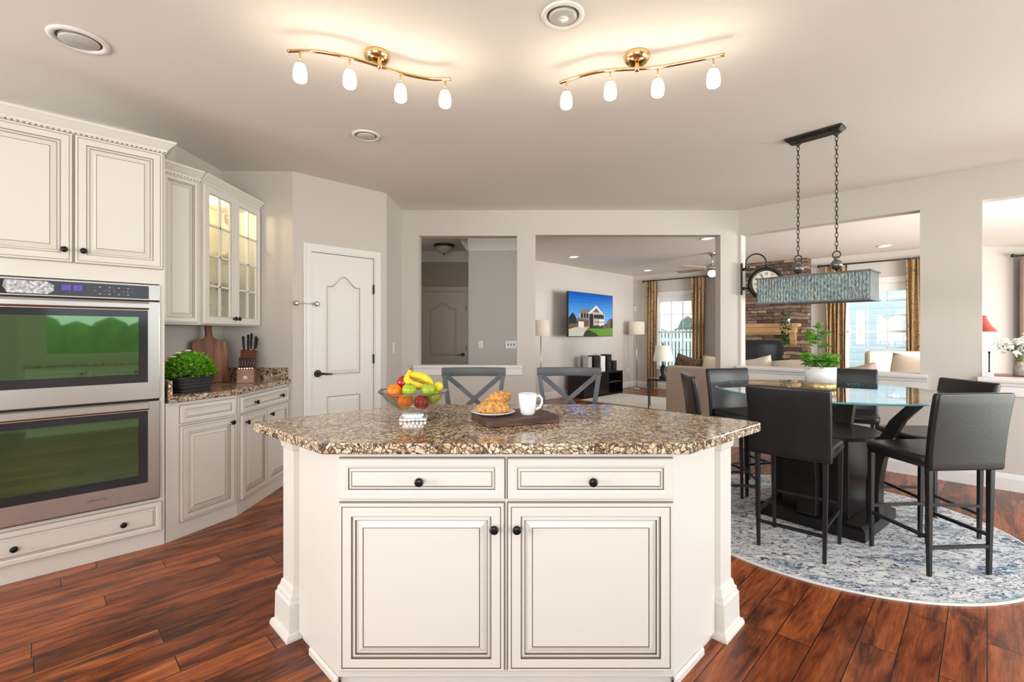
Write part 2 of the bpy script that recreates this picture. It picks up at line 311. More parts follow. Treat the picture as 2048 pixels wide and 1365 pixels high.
# ---------------------------------------------------------------- mesh builder
class MB:
    def __init__(s): s.v = []; s.f = []; s.m = []; s.s = []
    def add(s, vs, fs, m=0, smooth=False, T=None):
        b = len(s.v)
        s.v += [tuple(T @ Vector(p)) if T else tuple(p) for p in vs]
        for i, f in enumerate(fs):
            s.f.append([b + k for k in f]); s.m.append(m[i] if isinstance(m, list) else m); s.s.append(smooth)
        return s
    def box(s, x0, y0, z0, x1, y1, z1, m=0, T=None):
        v = [(x0, y0, z0), (x1, y0, z0), (x1, y1, z0), (x0, y1, z0), (x0, y0, z1), (x1, y0, z1), (x1, y1, z1), (x0, y1, z1)]
        return s.add(v, [(0, 3, 2, 1), (4, 5, 6, 7), (0, 1, 5, 4), (1, 2, 6, 5), (2, 3, 7, 6), (3, 0, 4, 7)], m, T=T)
    def prism(s, poly, z0, z1, m=0, T=None):
        n = len(poly)
        v = [(x, y, z0) for x, y in poly] + [(x, y, z1) for x, y in poly]
        f = [tuple(range(n - 1, -1, -1)), tuple(range(n, 2 * n))] + [(i, (i + 1) % n, n + (i + 1) % n, n + i) for i in range(n)]
        return s.add(v, f, m, T=T)
    def loft(s, secs, m=0, smooth=True, caps=True, T=None, closed=True):
        n = len(secs[0]); v = [p for q in secs for p in q]; f = []
        for i in range(len(secs) - 1):
            for j in range(n if closed else n - 1):
                f.append((i * n + j, i * n + (j + 1) % n, (i + 1) * n + (j + 1) % n, (i + 1) * n + j))
        s.add(v, f, m, smooth, T)
        if caps:
            s.add(secs[0], [tuple(range(n - 1, -1, -1))], m, False, T); s.add(secs[-1], [tuple(range(n))], m, False, T)
        return s
    def lathe(s, prof, n=24, m=0, c=(0, 0, 0), smooth=True, T=None, caps=True, a0=0, sq=1, sx=1, sy=1):
        secs = [[(c[0] + sx * r * math.cos(a0 + 2 * math.pi * k / n), c[1] + sy * r * math.sin(a0 + 2 * math.pi * k / n), c[2] + z) for k in range(n)] for r, z in prof]
        return s.loft(secs, m, smooth, caps, T)
    def sqpost(s, prof, c=(0, 0), ang=0, m=0):
        q = math.sqrt(2)
        return s.lathe([(h * q, z) for h, z in prof], 4, m, (c[0], c[1], 0), False, None, True, R(45) + ang)
    def tube(s, pts, r, n=10, m=0, smooth=True, caps=True, T=None, sect=None):
        pts = [Vector(p) for p in pts]; secs = []; up = None
        for i, p in enumerate(pts):
            t = (pts[min(i + 1, len(pts) - 1)] - pts[max(i - 1, 0)]).normalized()
            if up is None:
                up = Vector((0, 0, 1)) if abs(t.z) < .9 else Vector((1, 0, 0))
            a = up - t * up.dot(t); a.normalize(); b = t.cross(a); up = a
            rr = r[i] if isinstance(r, (list, tuple)) else r
            if sect: secs.append([p + a * (u * rr) + b * (w * rr) for u, w in sect])
            else: secs.append([p + a * (rr * math.cos(2 * math.pi * k / n)) + b * (rr * math.sin(2 * math.pi * k / n)) for k in range(n)])
        return s.loft([[tuple(q) for q in sec] for sec in secs], m, smooth, caps, T)
    def ball(s, c, r, nu=18, nv=10, m=0, T=None, fn=None):
        if not isinstance(r, tuple): r = (r, r, r)
        secs = []
        for i in range(nv + 1):
            th = math.pi * min(max(i / nv, .015), .985); k = fn(th) if fn else 1
            secs.append([(c[0] + r[0] * k * math.sin(th) * math.cos(2 * math.pi * j / nu), c[1] + r[1] * k * math.sin(th) * math.sin(2 * math.pi * j / nu), c[2] - r[2] * k * math.cos(th)) for j in range(nu)])
        return s.loft(secs, m, True, True, T)
    def panel(s, x0, z0, x1, z1, y, rings, m_cap=0, T=None):
        """frame-and-panel front seen from -Y: rings = (inset, depth towards -Y, material)"""
        q = lambda i, d: [(x0 + i, y - d, z0 + i), (x1 - i, y - d, z0 + i), (x1 - i, y - d, z1 - i), (x0 + i, y - d, z1 - i)]
        prev = q(rings[0][0], rings[0][1])
        for i, d, mm in rings[1:]:
            cur = q(i, d)
            s.add(prev + cur, [(k, (k + 1) % 4, 4 + (k + 1) % 4, 4 + k) for k in range(4)], mm, T=T); prev = cur
        return s.add(prev, [(0, 1, 2, 3)], m_cap, T=T)
    def build(s, name, mats, parent=None, loc=(0, 0, 0), rz=0, bevel=0, seg=2, recalc=True, subsurf=0):
        me = bpy.data.meshes.new(name); me.from_pydata([tuple(p) for p in s.v], [], s.f)
        if not isinstance(mats, (list, tuple)): mats = [mats]
        for mm in mats: me.materials.append(M[mm] if isinstance(mm, str) else mm)
        for p, mi, sm in zip(me.polygons, s.m, s.s): p.material_index = mi; p.use_smooth = sm
        if recalc:
            bm = bmesh.new(); bm.from_mesh(me)
            bmesh.ops.remove_doubles(bm, verts=bm.verts, dist=1e-5)
            bmesh.ops.recalc_face_normals(bm, faces=bm.faces); bm.to_mesh(me); bm.free()
        me.update()
        o = bpy.data.objects.new(name, me); C.objects.link(o); o.location = loc; o.rotation_euler = (0, 0, rz)
        if parent: o.parent = parent
        if bevel:
            b = o.modifiers.new('bevel', 'BEVEL'); b.width = bevel; b.segments = seg; b.limit_method = 'ANGLE'; b.angle_limit = R(40)
        if subsurf:
            b = o.modifiers.new('subsurf', 'SUBSURF'); b.levels = subsurf; b.render_levels = subsurf
        return o
def thing(name, label, cat, loc=(0, 0, 0), rz=0, group=None):
    o = bpy.data.objects.new(name, None); C.objects.link(o); o.location = loc; o.rotation_euler = (0, 0, rz)
    o.empty_display_size = .1
    return tag(o, label, cat, group)
def tag(o, label, cat, group=None):
    o['label'] = label; o['category'] = cat
    if group: o['group'] = group
    return o
def struct(o): o['kind'] = 'structure'; return o
def copy_thing(o, label, loc, rz=None, parent=None):
    c = o.copy(); C.objects.link(c); c.parent = parent
    if parent is None:
        c['label'] = label; c.location = loc
        if rz is not None: c.rotation_euler = (0, 0, rz)
    for ch in [x for x in bpy.data.objects if x.parent == o]: copy_thing(ch, None, None, None, c)
    return c
def local(poly, o, a):
    ca, sa = math.cos(a), math.sin(a)
    return [((x - o[0]) * ca + (y - o[1]) * sa, -(x - o[0]) * sa + (y - o[1]) * ca) for x, y in poly]
def rr(w, d, r, n=4, cx=0, cy=0):
    """rounded rectangle outline"""
    out = []
    for sx, sy, a in ((1, 1, 0), (-1, 1, 90), (-1, -1, 180), (1, -1, 270)):
        for k in range(n + 1):
            t = R(a + 90 * k / n); out.append((cx + sx * (w / 2 - r) + r * math.cos(t), cy + sy * (d / 2 - r) + r * math.sin(t)))
    return out
def pillow_mesh(mb, w, h, t, m=0, T=None, n=12):
    """soft square cushion standing in XZ, thickness in Y"""
    top = []; bot = []
    for i in range(n + 1):
        for j in range(n + 1):
            u, v = 2 * i / n - 1, 2 * j / n - 1
            k = max(0, (1 - u ** 4) * (1 - v ** 4)) ** .5
            pin = 1 - .07 * (1 - abs(u * v)) * (abs(u) ** 6 + abs(v) ** 6)
            top.append((u * w / 2 * pin, -t / 2 * k, v * h / 2 * pin)); bot.append((u * w / 2 * pin, t / 2 * k, v * h / 2 * pin))
    f = [(i * (n + 1) + j, (i + 1) * (n + 1) + j, (i + 1) * (n + 1) + j + 1, i * (n + 1) + j + 1) for i in range(n) for j in range(n)]
    mb.add(top, f, m, True, T); mb.add(bot, [tuple(reversed(q)) for q in f], m, True, T)
    return mb
def leaves(mb, n, where, size, m=0, up=.4, fold=.25):
    for _ in range(n):
        p, d = where()
        d = Vector(d).normalized(); side = d.cross(Vector((rnd.uniform(-.4, .4), rnd.uniform(-.4, .4), 1))).normalized(); nn = side.cross(d)
        L = size * rnd.uniform(.7, 1.25); W = L * .42; p = Vector(p)
        v = [p, p + d * L * .35 + side * W * .85 + nn * L * fold * .4, p + d * L * .75 + side * W * .6 + nn * L * fold * .2, p + d * L - nn * L * .12,
             p + d * L * .75 - side * W * .6 + nn * L * fold * .2, p + d * L * .35 - side * W * .85 + nn * L * fold * .4, p + d * L * .5]
        mb.add([tuple(q) for q in v], [(0, 1, 6), (1, 2, 6), (2, 3, 6), (3, 4, 6), (4, 5, 6), (5, 0, 6)], m)
    return mb
# ---------------------------------------------------------------- the house shell
CEIL = 2.74
poly = [(-4.4, -2.5), (1.25, -2.5), (1.32, -1.5), (5.5, 2.6), (9.95, 2.6), (9.95, 7.95), (7.12, 7.95), (3.02, 12.0), (-.2, 8.95), (-.7, 8.45), (-2.72, 8.45), (-2.72, 5.6), (-4.4, 4.0)]
struct(MB().prism(poly, -.12, 0).build('floor', 'floor'))
struct(MB().prism(poly, CEIL, CEIL + .12).build('ceiling', 'ceiling'))
def wall(name, p0, p1, th=.12, ops=(), m='wall', z1=CEIL, solid=True):
    dx, dy = p1[0] - p0[0], p1[1] - p0[1]; L = math.hypot(dx, dy); a = math.atan2(dy, dx)
    mb = MB(); cuts = sorted(ops); s = 0
    for (a0, a1, za, zb) in cuts:
        if a0 > s: mb.box(s, 0, 0, a0, th, z1)
        if za > 0: mb.box(a0, 0, 0, a1, th, za)
        if zb < z1: mb.box(a0, 0, zb, a1, th, z1)
        s = a1
    if s < L: mb.box(s, 0, 0, L, th, z1)
    return struct(mb.build(name, m, None, (p0[0], p0[1], 0), a, recalc=False)), a
A45, A67 = R(45), R(67.5)
wall('wall_oven', (-4.3, 1.705), (-2.65, 3.355))
wall('wall_corner', (-2.65, 3.355), (-2.55, 3.6))
wall('wall_left', (-2.55, 3.6), (-2.55, 4.18))
wall('wall_stub', (-2.67, 4.18), (-1.93, 4.18), .10)
wall('wall_pantry', (-1.93, 4.18), (-1.277, 4.833), .11, [(.161, .782, 0, 2.055)])
wall('wall_side', (-1.277, 4.833), (-1.277, 5.64), .11)
OP1 = (.20, 1.335, .945, 2.445); OP2 = (1.549, 3.691, 0, 2.456)
wall('wall_back', (-1.277, 5.5), (2.62, 5.5), .14, [OP1, OP2])
wall('wall_right', (2.62, 5.5), (5.42, 2.70), .14, [(.03, 1.60, .93, 2.45), (2.008, 3.80, .93, 2.46)])
wall('wall_rear', (5.4, 2.72), (1.2, -1.48), .12, [(.6, 3.5, .04, 2.35), (4.15, 5.65, 1.02, 2.2)])
wall('wall_behind', (1.2, -1.48), (-2.0, -2.2), .12, [(.5, 2.9, .95, 2.3)])
wall('wall_nook', (-2.0, -2.2), (-4.3, -1.2), .12)
wall('wall_far_left', (-4.3, -1.2), (-4.3, 1.705), .12, [(.3, 2.2, .9, 2.3)])
wall('wall_hall', (-.66, 7.2), (.2, 7.2), 1.9, m='hallwall')
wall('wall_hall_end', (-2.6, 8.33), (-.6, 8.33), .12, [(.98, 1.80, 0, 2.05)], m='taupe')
wall('wall_hall_left', (-2.6, 5.64), (-2.6, 8.45), .12, m='hallwall')
wall('wall_family', (0.0, 8.8), (3.02, 11.82), .12)
WA, WB = (.667, 1.567, .5, 2.2), (4.40, 5.30, .5, 2.2)
wall('wall_window', (3.02, 11.83), (7.05, 7.80), .16, [WA, WB])
wall('wall_far', (7.05, 7.80), (9.85, 7.80), .12)
wall('wall_east', (9.85, 7.9), (9.85, 2.6), .12, [(.9, 4.3, .4, 2.4)])
wall('wall_south', (9.9, 2.66), (5.42, 2.66), .10, [(1.2, 4.4, .3, 2.4)])

# trims: baseboards, sills, crown
def strip(name, p0, p1, prof, m='trim', z=0):
    """profile (out, up) swept along a wall face; out is towards the room"""
    dx, dy = p1[0] - p0[0], p1[1] - p0[1]; L = math.hypot(dx, dy); a = math.atan2(dy, dx)
    secs = [[(x, -o, z + u) for o, u in prof] for x in (0, L)]
    return struct(MB().loft(secs, 0, False).build(name, m, None, (p0[0], p0[1], 0), a))
BASE = [(0, 0), (.018, 0), (.018, .10), (.012, .125), (.006, .14), (0, .14)]
strip('baseboard_right', (2.66, 5.46), (5.40, 2.72), BASE)
strip('baseboard_back', (-1.26, 5.5), (.27, 5.5), BASE)
strip('baseboard_family', (.3, 9.1), (3.01, 11.81), BASE)
strip('baseboard_window', (3.04, 11.81), (7.05, 7.80), BASE)
strip('baseboard_hall', (-.64, 7.2), (.2, 7.2), BASE)
SILL = [(-.16, .0), (-.16, .035), (.055, .035), (.06, .02), (.055, .0), (.035, -.012), (.03, -.03), (.018, -.04), (.018, -.115), (0, -.115), (0, 0)]
strip('trim_1', (2.62, 5.5), (3.79, 4.33), SILL, z=.905)
strip('trim_2', (4.02, 4.10), (5.40, 2.72), SILL, z=.905)
SILLB = [(-.16, .0), (-.16, .03), (.045, .03), (.045, .0), (.02, 0), (.02, -.085), (0, -.085), (0, 0)]
strip('trim_3', (-1.135, 5.5), (.12, 5.5), SILLB, z=.918)
CROWN = [(0, 0), (.02, 0), (.03, .02), (.09, .10), (.11, .13), (.11, .17), (0, .17)]
strip('trim_4', (-.66, 7.2), (.2, 7.2), CROWN, z=2.57)
strip('trim_5', (-2.6, 8.33), (-.66, 8.33), CROWN, z=2.57)
strip('trim_6', (-.66, 8.33), (-.66, 7.2), CROWN, z=2.57)

# casings
def casing(name, p0, a, x0, x1, h, w=.075, m='trim', t=.02):
    mb = MB()
    for u0, u1, tt in ((0, w, t * .65), (.012, w - .022, t)):
        mb.box(x0 - u1, -tt, 0, x0 - u0, 0, h + u0); mb.box(x1 + u0, -tt, 0, x1 + u1, 0, h + u0)
        mb.box(x0 - u1, -tt, h + u0, x1 + u1, 0, h + u1)
    return struct(mb.build(name, m, None, (p0[0], p0[1], 0), a))
casing('trim_7', (-1.93, 4.18), A45, .161, .782, 2.055, .07)
casing('trim_8', (-2.6, 8.33), 0, .98, 1.80, 2.05, .08, 'halldoor')
def arch_rings(mb, x0, x1, z0, zs, rise, y, rings, arch=True, n=22):
    def outline(i, d):
        pts = [(x0 + i, y - d, z0 + i), (x1 - i, y - d, z0 + i)]
        for k in range(n + 1):
            u = k / n; b = math.sin(math.pi * min(max((u - .10) / .80, 0), 1)) ** 2 if arch else 0
            pts.append((x1 - i + (x0 - x1 + 2 * i) * u, y - d, zs - i + rise * b))
        return pts
    prev = outline(*rings[0][:2])
    for i, d, mm in rings[1:]:
        cur = outline(i, d); k = len(cur)
        mb.add(prev + cur, [(q, (q + 1) % k, k + (q + 1) % k, k + q) for q in range(k)], mm); prev = cur
    mb.add(prev, [tuple(range(len(prev)))], 0)
def panel_door(name, p0, a, x0, x1, h, handle_left=True, hinge=True, m='door'):
    o = bpy.data.objects.new(name, None); C.objects.link(o); o.location = (p0[0], p0[1], 0); o.rotation_euler = (0, 0, a); struct(o)
    mb = MB().box(x0 + .003, .006, .012, x1 - .003, .045, h - .004)
    w = x1 - x0; s = .185 * w + .02
    rg = [(0, 0, 0), (.004, .006, 0), (.012, .007, 0), (.02, .002, 1), (.026, .0015, 0), (.05, .008, 0), (.06, .0085, 0)]
    arch_rings(mb, x0 + s, x1 - s, .92, h - .29, .095, .0058, rg)
    arch_rings(mb, x0 + s, x1 - s, .2, .74, 0, .0058, rg, False)
    mb.build('slab', [m, 'glaze_soft'], o)
    hx = x0 + .062 if handle_left else x1 - .062; sg = 1 if handle_left else -1
    k = MB().lathe([(.034, 0), (.034, .006), (.028, .012)], 20, T=Matrix.Translation((hx, .006, .945)) @ Matrix.Rotation(R(90), 4, 'X'))
    k.tube([(hx, 0, .945), (hx, -.045, .945)], .011, 10)
    k.tube([(hx, -.045, .945), (hx + sg * .04, -.052, .944), (hx + sg * .085, -.047, .939), (hx + sg * .118, -.042, .937)], [.013, .010, .008, .006], 10)
    k.build('lever_handle', 'bronze', o)
    if hinge:
        xx = x1 - .001 if handle_left else x0 + .001
        if not handle_left: xx = x1 - .001
        for z in (.30, 1.06, 1.75):
            MB().box(xx - .009, -.008, z - .045, xx + .009, .02, z + .045).lathe([(.006, -.047), (.006, .047)], 8, c=(xx, -.008, z)).build('hinge', 'bronze', o)
    return o
panel_door('door_1', (-1.93, 4.18), A45, .161, .782, 2.055)
panel_door('door_2', (-2.6, 8.33), 0, .98, 1.80, 2.05, False, m='halldoor')

# windows of the family room
def window(name, s0, s1, z0, z1, cols, rows):
    o = bpy.data.objects.new(name, None); C.objects.link(o); o.location = (3.02, 11.83, 0); o.rotation_euler = (0, 0, -A45); struct(o)
    f = MB(); y0, y1 = .03, .10; zm = (z0 + z1) / 2
    for b in ((s0, z0, s0 + .035, z1), (s1 - .035, z0, s1, z1), (s0, z0, s1, z0 + .05), (s0, z1 - .04, s1, z1), (s0, zm - .022, s1, zm + .022)):
        f.box(b[0], y0, b[1], b[2], y1, b[3])
    g = MB()
    for k in range(1, cols):
        x = s0 + .035 + (s1 - s0 - .07) * k / cols; g.box(x - .008, .05, z0 + .04, x + .008, .075, z1 - .03)
    for za, zb in ((z0 + .05, zm - .02), (zm + .02, z1 - .04)):
        for k in range(1, rows):
            z = za + (zb - za) * k / rows; g.box(s0 + .03, .05, z - .008, s1 - .03, .075, z + .008)
    f.build('window_frame', 'trim', o); g.build('muntin_grid', 'trim', o)
    MB().box(s0 + .03, .060, z0 + .03, s1 - .03, .064, z1 - .03).build('pane', 'pane', o)
    c = MB()
    for b in ((s0 - .085, z0 - .06, s0, z1 + .09), (s1, z0 - .06, s1 + .085, z1 + .09), (s0 - .085, z1, s1 + .085, z1 + .10)): c.box(b[0], -.02, b[1], b[2], 0, b[3])
    c.box(s0 - .11, -.06, z0 - .03, s1 + .11, .03, z0); c.build('window_casing', 'trim', o)
    MB().box(s0, .0, z1 - .14, s1, .03, z1).build('roller_blind', 'trim', o)
    return o
window('window_1', *WA, 3, 2)
window('window_2', *WB, 3, 3)

# outdoors
struct(MB().box(-25, -25, -.35, 40, 40, -.3).build('ground', 'lawn'))
mb = MB().box(0, 0, -.3, 10, .2, 6.0)
tag(mb.build('neighbour_house', 'siding', None, (8.6, 13.6, 0), -A45), 'neighbouring house wall of pale blue lap siding outside the right window', 'house')
fn = thing('picket_fence', 'white picket fence outside the family room left window', 'fence', (4.6, 17.6, -.3), -A45)
k = MB()
for i in range(34): k.box(i * .13, 0, .1, i * .13 + .075, .025, 1.75)
k.build('picket', 'fence', fn)['kind'] = 'stuff'
MB().box(0, .026, .35, 4.5, .06, .45).box(0, .026, 1.35, 4.5, .06, 1.45).build('rail', 'fence', fn)
for x0, y0 in ((-.1, -.02), (2.2, .061), (4.5, -.02)): MB().box(x0, y0, 0, x0 + .1, y0 + .1, 1.95).build('post', 'fence', fn)
mb = MB()
for i in range(14):
    mb.ball((i * .5 + rnd.uniform(-.1, .1), rnd.uniform(-.1, .1), .8), (.55, .5, rnd.uniform(.95, 1.5)), 10, 7)
tag(mb.build('hedge_row', 'hedge', None, (4.8, 19.4, -.3), -A45), 'dark hedge row behind the white picket fence', 'hedge')

mb = MB()
for i in range(12): mb.ball((i * .6, rnd.uniform(-.2, .2), .7), (.65, .6, rnd.uniform(.9, 1.5)), 10, 7)
tag(mb.build('added_hedge', 'lawn', None, (3.0, -7.2, -.3), A45), 'added unseen hedge outside the rear window, greening the oven reflection', 'hedge')  # unseen hedge, added to vary the green mirrored in the oven glass

# ---------------------------------------------------------------- cabinets
DOOR_R = [(-.0035, 0, 0), (-.0035, .003, 1), (0, .003, 1), (0, .017, 0), (.003, .020, 0), (.010, .020, 0), (.0115, .0185, 1), (.0135, .0185, 1), (.015, .020, 0), (.046, .020, 0),
          (.047, .0135, 1), (.0495, .0135, 1), (.056, .017, 0), (.060, .017, 0), (.061, .0105, 1), (.0635, .0105, 1), (.068, .0105, 0), (.088, .0175, 0), (.0885, .0155, 1), (.0910, .0155, 1), (.092, .0180, 0)]
def shrink(rings, k): return [(i * k if i > 0 else i, d, m) for i, d, m in rings]
DRAW_R = [(-.0035, 0, 0), (-.0035, .003, 1), (0, .003, 1), (0, .017, 0), (.003, .020, 0), (.024, .020, 0), (.034, .0165, 0), (.0345, .012, 1), (.0368, .012, 1), (.041, .0125, 0), (.046, .0160, 0), (.0465, .0145, 1), (.0485, .0145, 1), (.049, .0165, 0)]
def front(name, parent, x0, z0, x1, z1, knobs=(), rings=None, y=0, glaze='glaze_soft'):
    o = MB().panel(x0, z0, x1, z1, y, rings or DOOR_R).build(name, ['cream', glaze], parent, recalc=False)
    for kx, kz in knobs: knob(o, kx, kz, y - .02)
    return o
def knob(parent, x, z, y, k=1.0):
    prof = [(.0075, 0), (.006, .006), (.006, .012), (.0125, .016), (.0160, .020), (.0165, .024), (.014, .0285), (.009, .0305), (.001, .031)]
    MB().lathe([(r * k, h * k) for r, h in prof], 20, T=Matrix.Translation((x, y, z)) @ Matrix.Rotation(R(90), 4, 'X')).build('knob', 'black', parent)

# kitchen island
ISX = -.022
isl = thing('kitchen_island', 'cream glazed kitchen island cabinet with two drawers and two doors', 'island', (ISX, 1.77, 0))
body = [(-.625, 0), (.625, 0), (.89, .265), (.89, .36), (.45, .80), (-.45, .80), (-.89, .36), (-.89, .265)]
b = MB().prism(body, .03, .874).build('body', 'cream', isl, bevel=.002)
MB().prism([(x * .985, max(y, .012) if abs(x) < .7 else y + .004) for x, y in body], 0, .03).build('toe_board', 'toe', isl)
BS = [(0, 0), (.010, 0), (.010, .022), (.004, .03), (0, .03)]
for s in (-1, 1):
    secs = []
    for px, py in ((.625, 0), (.80, .175)): secs.append([(s * (px + .7071 * o), py - .7071 * o, z) for o, z in BS])
    MB().loft(secs, 0, False).build('base_moulding', 'cream', isl)
front('drawer', isl, -.617, .699, -.006, .848, [(-.317, .768)], DRAW_R, glaze='glaze')
front('drawer', isl, .007, .699, .617, .848, [(.318, .768)], DRAW_R, glaze='glaze')
front('door', isl, -.617, .064, -.008, .682, [(-.043, .594)], glaze='glaze')
front('door', isl, .008, .064, .617, .682, [(.040, .594)], glaze='glaze')
POST = [(.104, 0), (.104, .012), (.098, .028), (.088, .032), (.086, .150), (.080, .158), (.078, .175), (.072, .180), (.066, .205), (.060, .212), (.060, .80), (.066, .806), (.070, .83), (.078, .85), (.078, .874)]
for s in (-1, 1): MB().sqpost(POST, (s * .925, .372), A45).build('corner_post', 'cream', isl, bevel=.002)
ctop = [(-.665, -.06), (.665, -.06), (1.13, .345), (1.13, .375), (.56, .90), (-.56, .90), (-1.13, .375), (-1.13, .345)]
ct = MB().prism(ctop, 0, .04).build('island_worktop', 'granite', None, (ISX, 1.77, .874), bevel=.006, seg=3)
tag(ct, 'large angled brown granite worktop on the kitchen island', 'worktop')

# tall oven cabinet
TX = (-2.46, 2.665)
tower = thing('oven_cabinet', 'tall cream cabinet housing the double oven', 'cabinet', (*TX, 0), A45)
mb = MB()
mb.box(-.417, 0, 0, -.392, .61, 2.44).box(.392, 0, 0, .417, .61, 2.44)
mb.box(-.392, 0, 0, .392, .61, .292).box(-.392, 0, 1.616, .392, .61, 1.70).box(-.392, .59, .292, .392, .61, 1.616).box(-.392, 0, 1.70, .392, .61, 2.44)
mb.build('body', 'cream', tower)
front('drawer', tower, -.40, .10, .40, .272, [(-.23, .185), (.215, .185)], shrink(DRAW_R, .9))
front('door', tower, -.405, 1.71, -.006, 2.425, [(-.04, 1.775)])
front('door', tower, .006, 1.71, .405, 2.425, [(.04, 1.775)])
def crown(parent, path, z, prof=((0, 0), (.012, 0), (.014, .012), (.02, .018), (.045, .045), (.052, .05), (.055, .062), (0, .062)), name='crown_moulding'):
    """crown swept along a polyline of front points (local), mitred; outward = right-hand side of travel"""
    P = [Vector(p) for p in path]; secs = []
    for i, p in enumerate(P):
        d0 = (P[i] - P[i - 1]).normalized() if i else None; d1 = (P[i + 1] - P[i]).normalized() if i < len(P) - 1 else None
        n0 = Vector((d0.y, -d0.x)) if d0 else None; n1 = Vector((d1.y, -d1.x)) if d1 else None
        if n0 and n1: nn = (n0 + n1).normalized(); nn = nn / max(.3, nn.dot(n1))
        else: nn = n0 or n1
        secs.append([(p.x + nn.x * o, p.y + nn.y * o, z + h) for o, h in prof])
    MB().loft(secs, 0, False).build(name, 'cream', parent)
    # dark notched rope bead under the crown
    mb = MB()
    for i in range(len(P) - 1):
        d = P[i + 1] - P[i]; L = d.length; d.normalize(); n = Vector((d.y, -d.x)); k = max(1, int(L / .022))
        for j in range(k):
            for (u0, u1, mm) in ((.08, .68, 0), (.74, 1.0, 1)):
                a0 = P[i] + d * (L * (j + u0) / k); a1 = P[i] + d * (L * (j + u1) / k)
                q = [a0, a1, a1 + n * .010, a0 + n * .010]; zz = z - .009
                v = [(w.x, w.y, zz) for w in q] + [(w.x, w.y, zz + .009) for w in q]
                mb.add(v, [(0, 1, 2, 3), (4, 5, 6, 7), (0, 1, 5, 4), (1, 2, 6, 5), (2, 3, 7, 6), (3, 0, 4, 7)], mm)
    mb.build('rope_bead', ['cream', 'glaze_soft'], parent)
crown(tower, [(-.417, 0), (.417, 0), (.417, .61)], 2.44)

# double oven
ov = thing('double_oven', 'stainless double wall oven with green reflecting windows in the cream cabinet', 'oven', (*TX, .30), A45)
MB().box(-.385, .02, .002, .385, .55, 1.31).build('oven_case', 'steel_dark', ov)
def oven_door(z0, z1, logo):
    d = MB().box(-.390, -.030, z0, .390, .015, z1)
    d = d.build('oven_door', 'steel', ov, bevel=.004)
    MB().box(-.33, -.033, z0 + .105, .33, -.0302, z1 - .055).build('door_glass', 'oven_black', d)
    MB().box(-.285, -.0345, z0 + .155, .285, -.0332, z1 - .095).build('window_glass', 'oven_glass', d)
    # wide flat handle rail bent out along the top edge
    MB().loft([[(x, -.030 - y, z1 - .052 + z) for y, z in ((0, .0), (.014, .002), (.022, .012), (.022, .036), (.012, .048), (0, .050))] for x in (-.388, .335)], 0, False).build('handle', 'steel', d, bevel=.003)
    if logo:
        m = MB(); x = .055
        for k in range(9):
            h = .006 + .005 * ((k * 7) % 3)
            m.tube([(x, -.031, z0 + .050), (x + .003, -.0312, z0 + .050 + h), (x + .007, -.0312, z0 + .049 + .003 * (k % 2))], .0011, 5); x += .0095
        m.build('script_logo', 'hole', d)
    return d
oven_door(.005, .600, True)
oven_door(.612, 1.205, False)
cp = MB().box(-.390, -.026, 1.212, .390, .015, 1.308).build('control_panel', 'steel', ov, bevel=.003)
MB().box(-.388, -.0285, 1.220, .335, -.0262, 1.298).build('panel_glass', 'oven_black', cp)
MB().box(-.06, -.0292, 1.228, .045, -.0286, 1.290).build('display', 'display_dark', cp)
MB().box(-.050, -.0297, 1.250, -.012, -.0293, 1.282).box(-.002, -.0297, 1.250, .036, -.0293, 1.282).build('display_lights', 'display', cp)
k = MB()
for gx in range(9):
    for gz in range(3):
        if (gx * 5 + gz * 3) % 4: k.box(.085 + gx * .021, -.0290, 1.236 + gz * .019, .085 + gx * .021 + .005 + .004 * ((gx + gz) % 2), -.0286, 1.2385 + gz * .019 + .004 * ((gx + 2 * gz) % 2))
k.build('keypad_marks', 'print_grey', cp)
k = MB()
ang = [(-.255, 1.225), (-.105, 1.225), (-.08, 1.245), (-.08, 1.275), (-.11, 1.294), (-.265, 1.294), (-.272, 1.26)]
k.add([(x, -.0290, z) for x, z in ang], [tuple(range(len(ang)))])
k.build('sticker', mat('crumpled_silver_sticker', (.58, .58, .61), .4, .3, noise=.7, nscale=70, bump=.6, bscale=60), cp)

# base cabinets under the left counter
S1, S2 = (-2.163, 2.965), (-1.975, 3.418)
c1 = thing('base_cabinet', 'cream base cabinet next to the oven with one drawer and one door', 'cabinet', (*S1, 0), A67)
MB().prism(local([(-2.163, 2.965), (-1.976, 3.417), (-2.52, 3.59), (-2.595, 3.397)], S1, A67), .0, .872).build('body', 'cream', c1)
front('drawer', c1, .085, .735, .465, .848, [], shrink(DRAW_R, .85))
front('door', c1, .085, .105, .465, .715, [(.43, .685)], shrink(DOOR_R, .9))
c2 = thing('base_cabinet', 'cream base cabinet beside the pantry wall, below the knife block', 'cabinet', (*S2, 0), R(90))
MB().prism(local([(-1.975, 3.420), (-1.975, 4.176), (-2.545, 4.176), (-2.545, 3.602), (-2.518, 3.592)], S2, R(90)), .0, .872).build('body', 'cream', c2)
front('drawer', c2, .03, .735, .745, .848, [(.20, .79), (.60, .79)], shrink(DRAW_R, .85))
front('door', c2, .03, .105, .385, .715, [(.075, .66)], shrink(DOOR_R, .9))
front('door', c2, .395, .105, .745, .715, [(.43, .66)], shrink(DOOR_R, .9))
lc = MB().prism([(-2.135, 2.953), (-1.945, 3.41), (-1.945, 4.178), (-2.548, 4.178), (-2.548, 3.603), (-2.64, 3.375), (-2.598, 3.405)], 0, .04).build('counter_worktop', 'granite', None, (0, 0, .874), bevel=.006, seg=3)
tag(lc, 'brown granite worktop with backsplash along the left kitchen wall', 'worktop')
mb = MB()
mb.prism([(-2.548, 3.603), (-2.528, 3.599), (-2.528, 4.178), (-2.548, 4.178)], .04, .14)
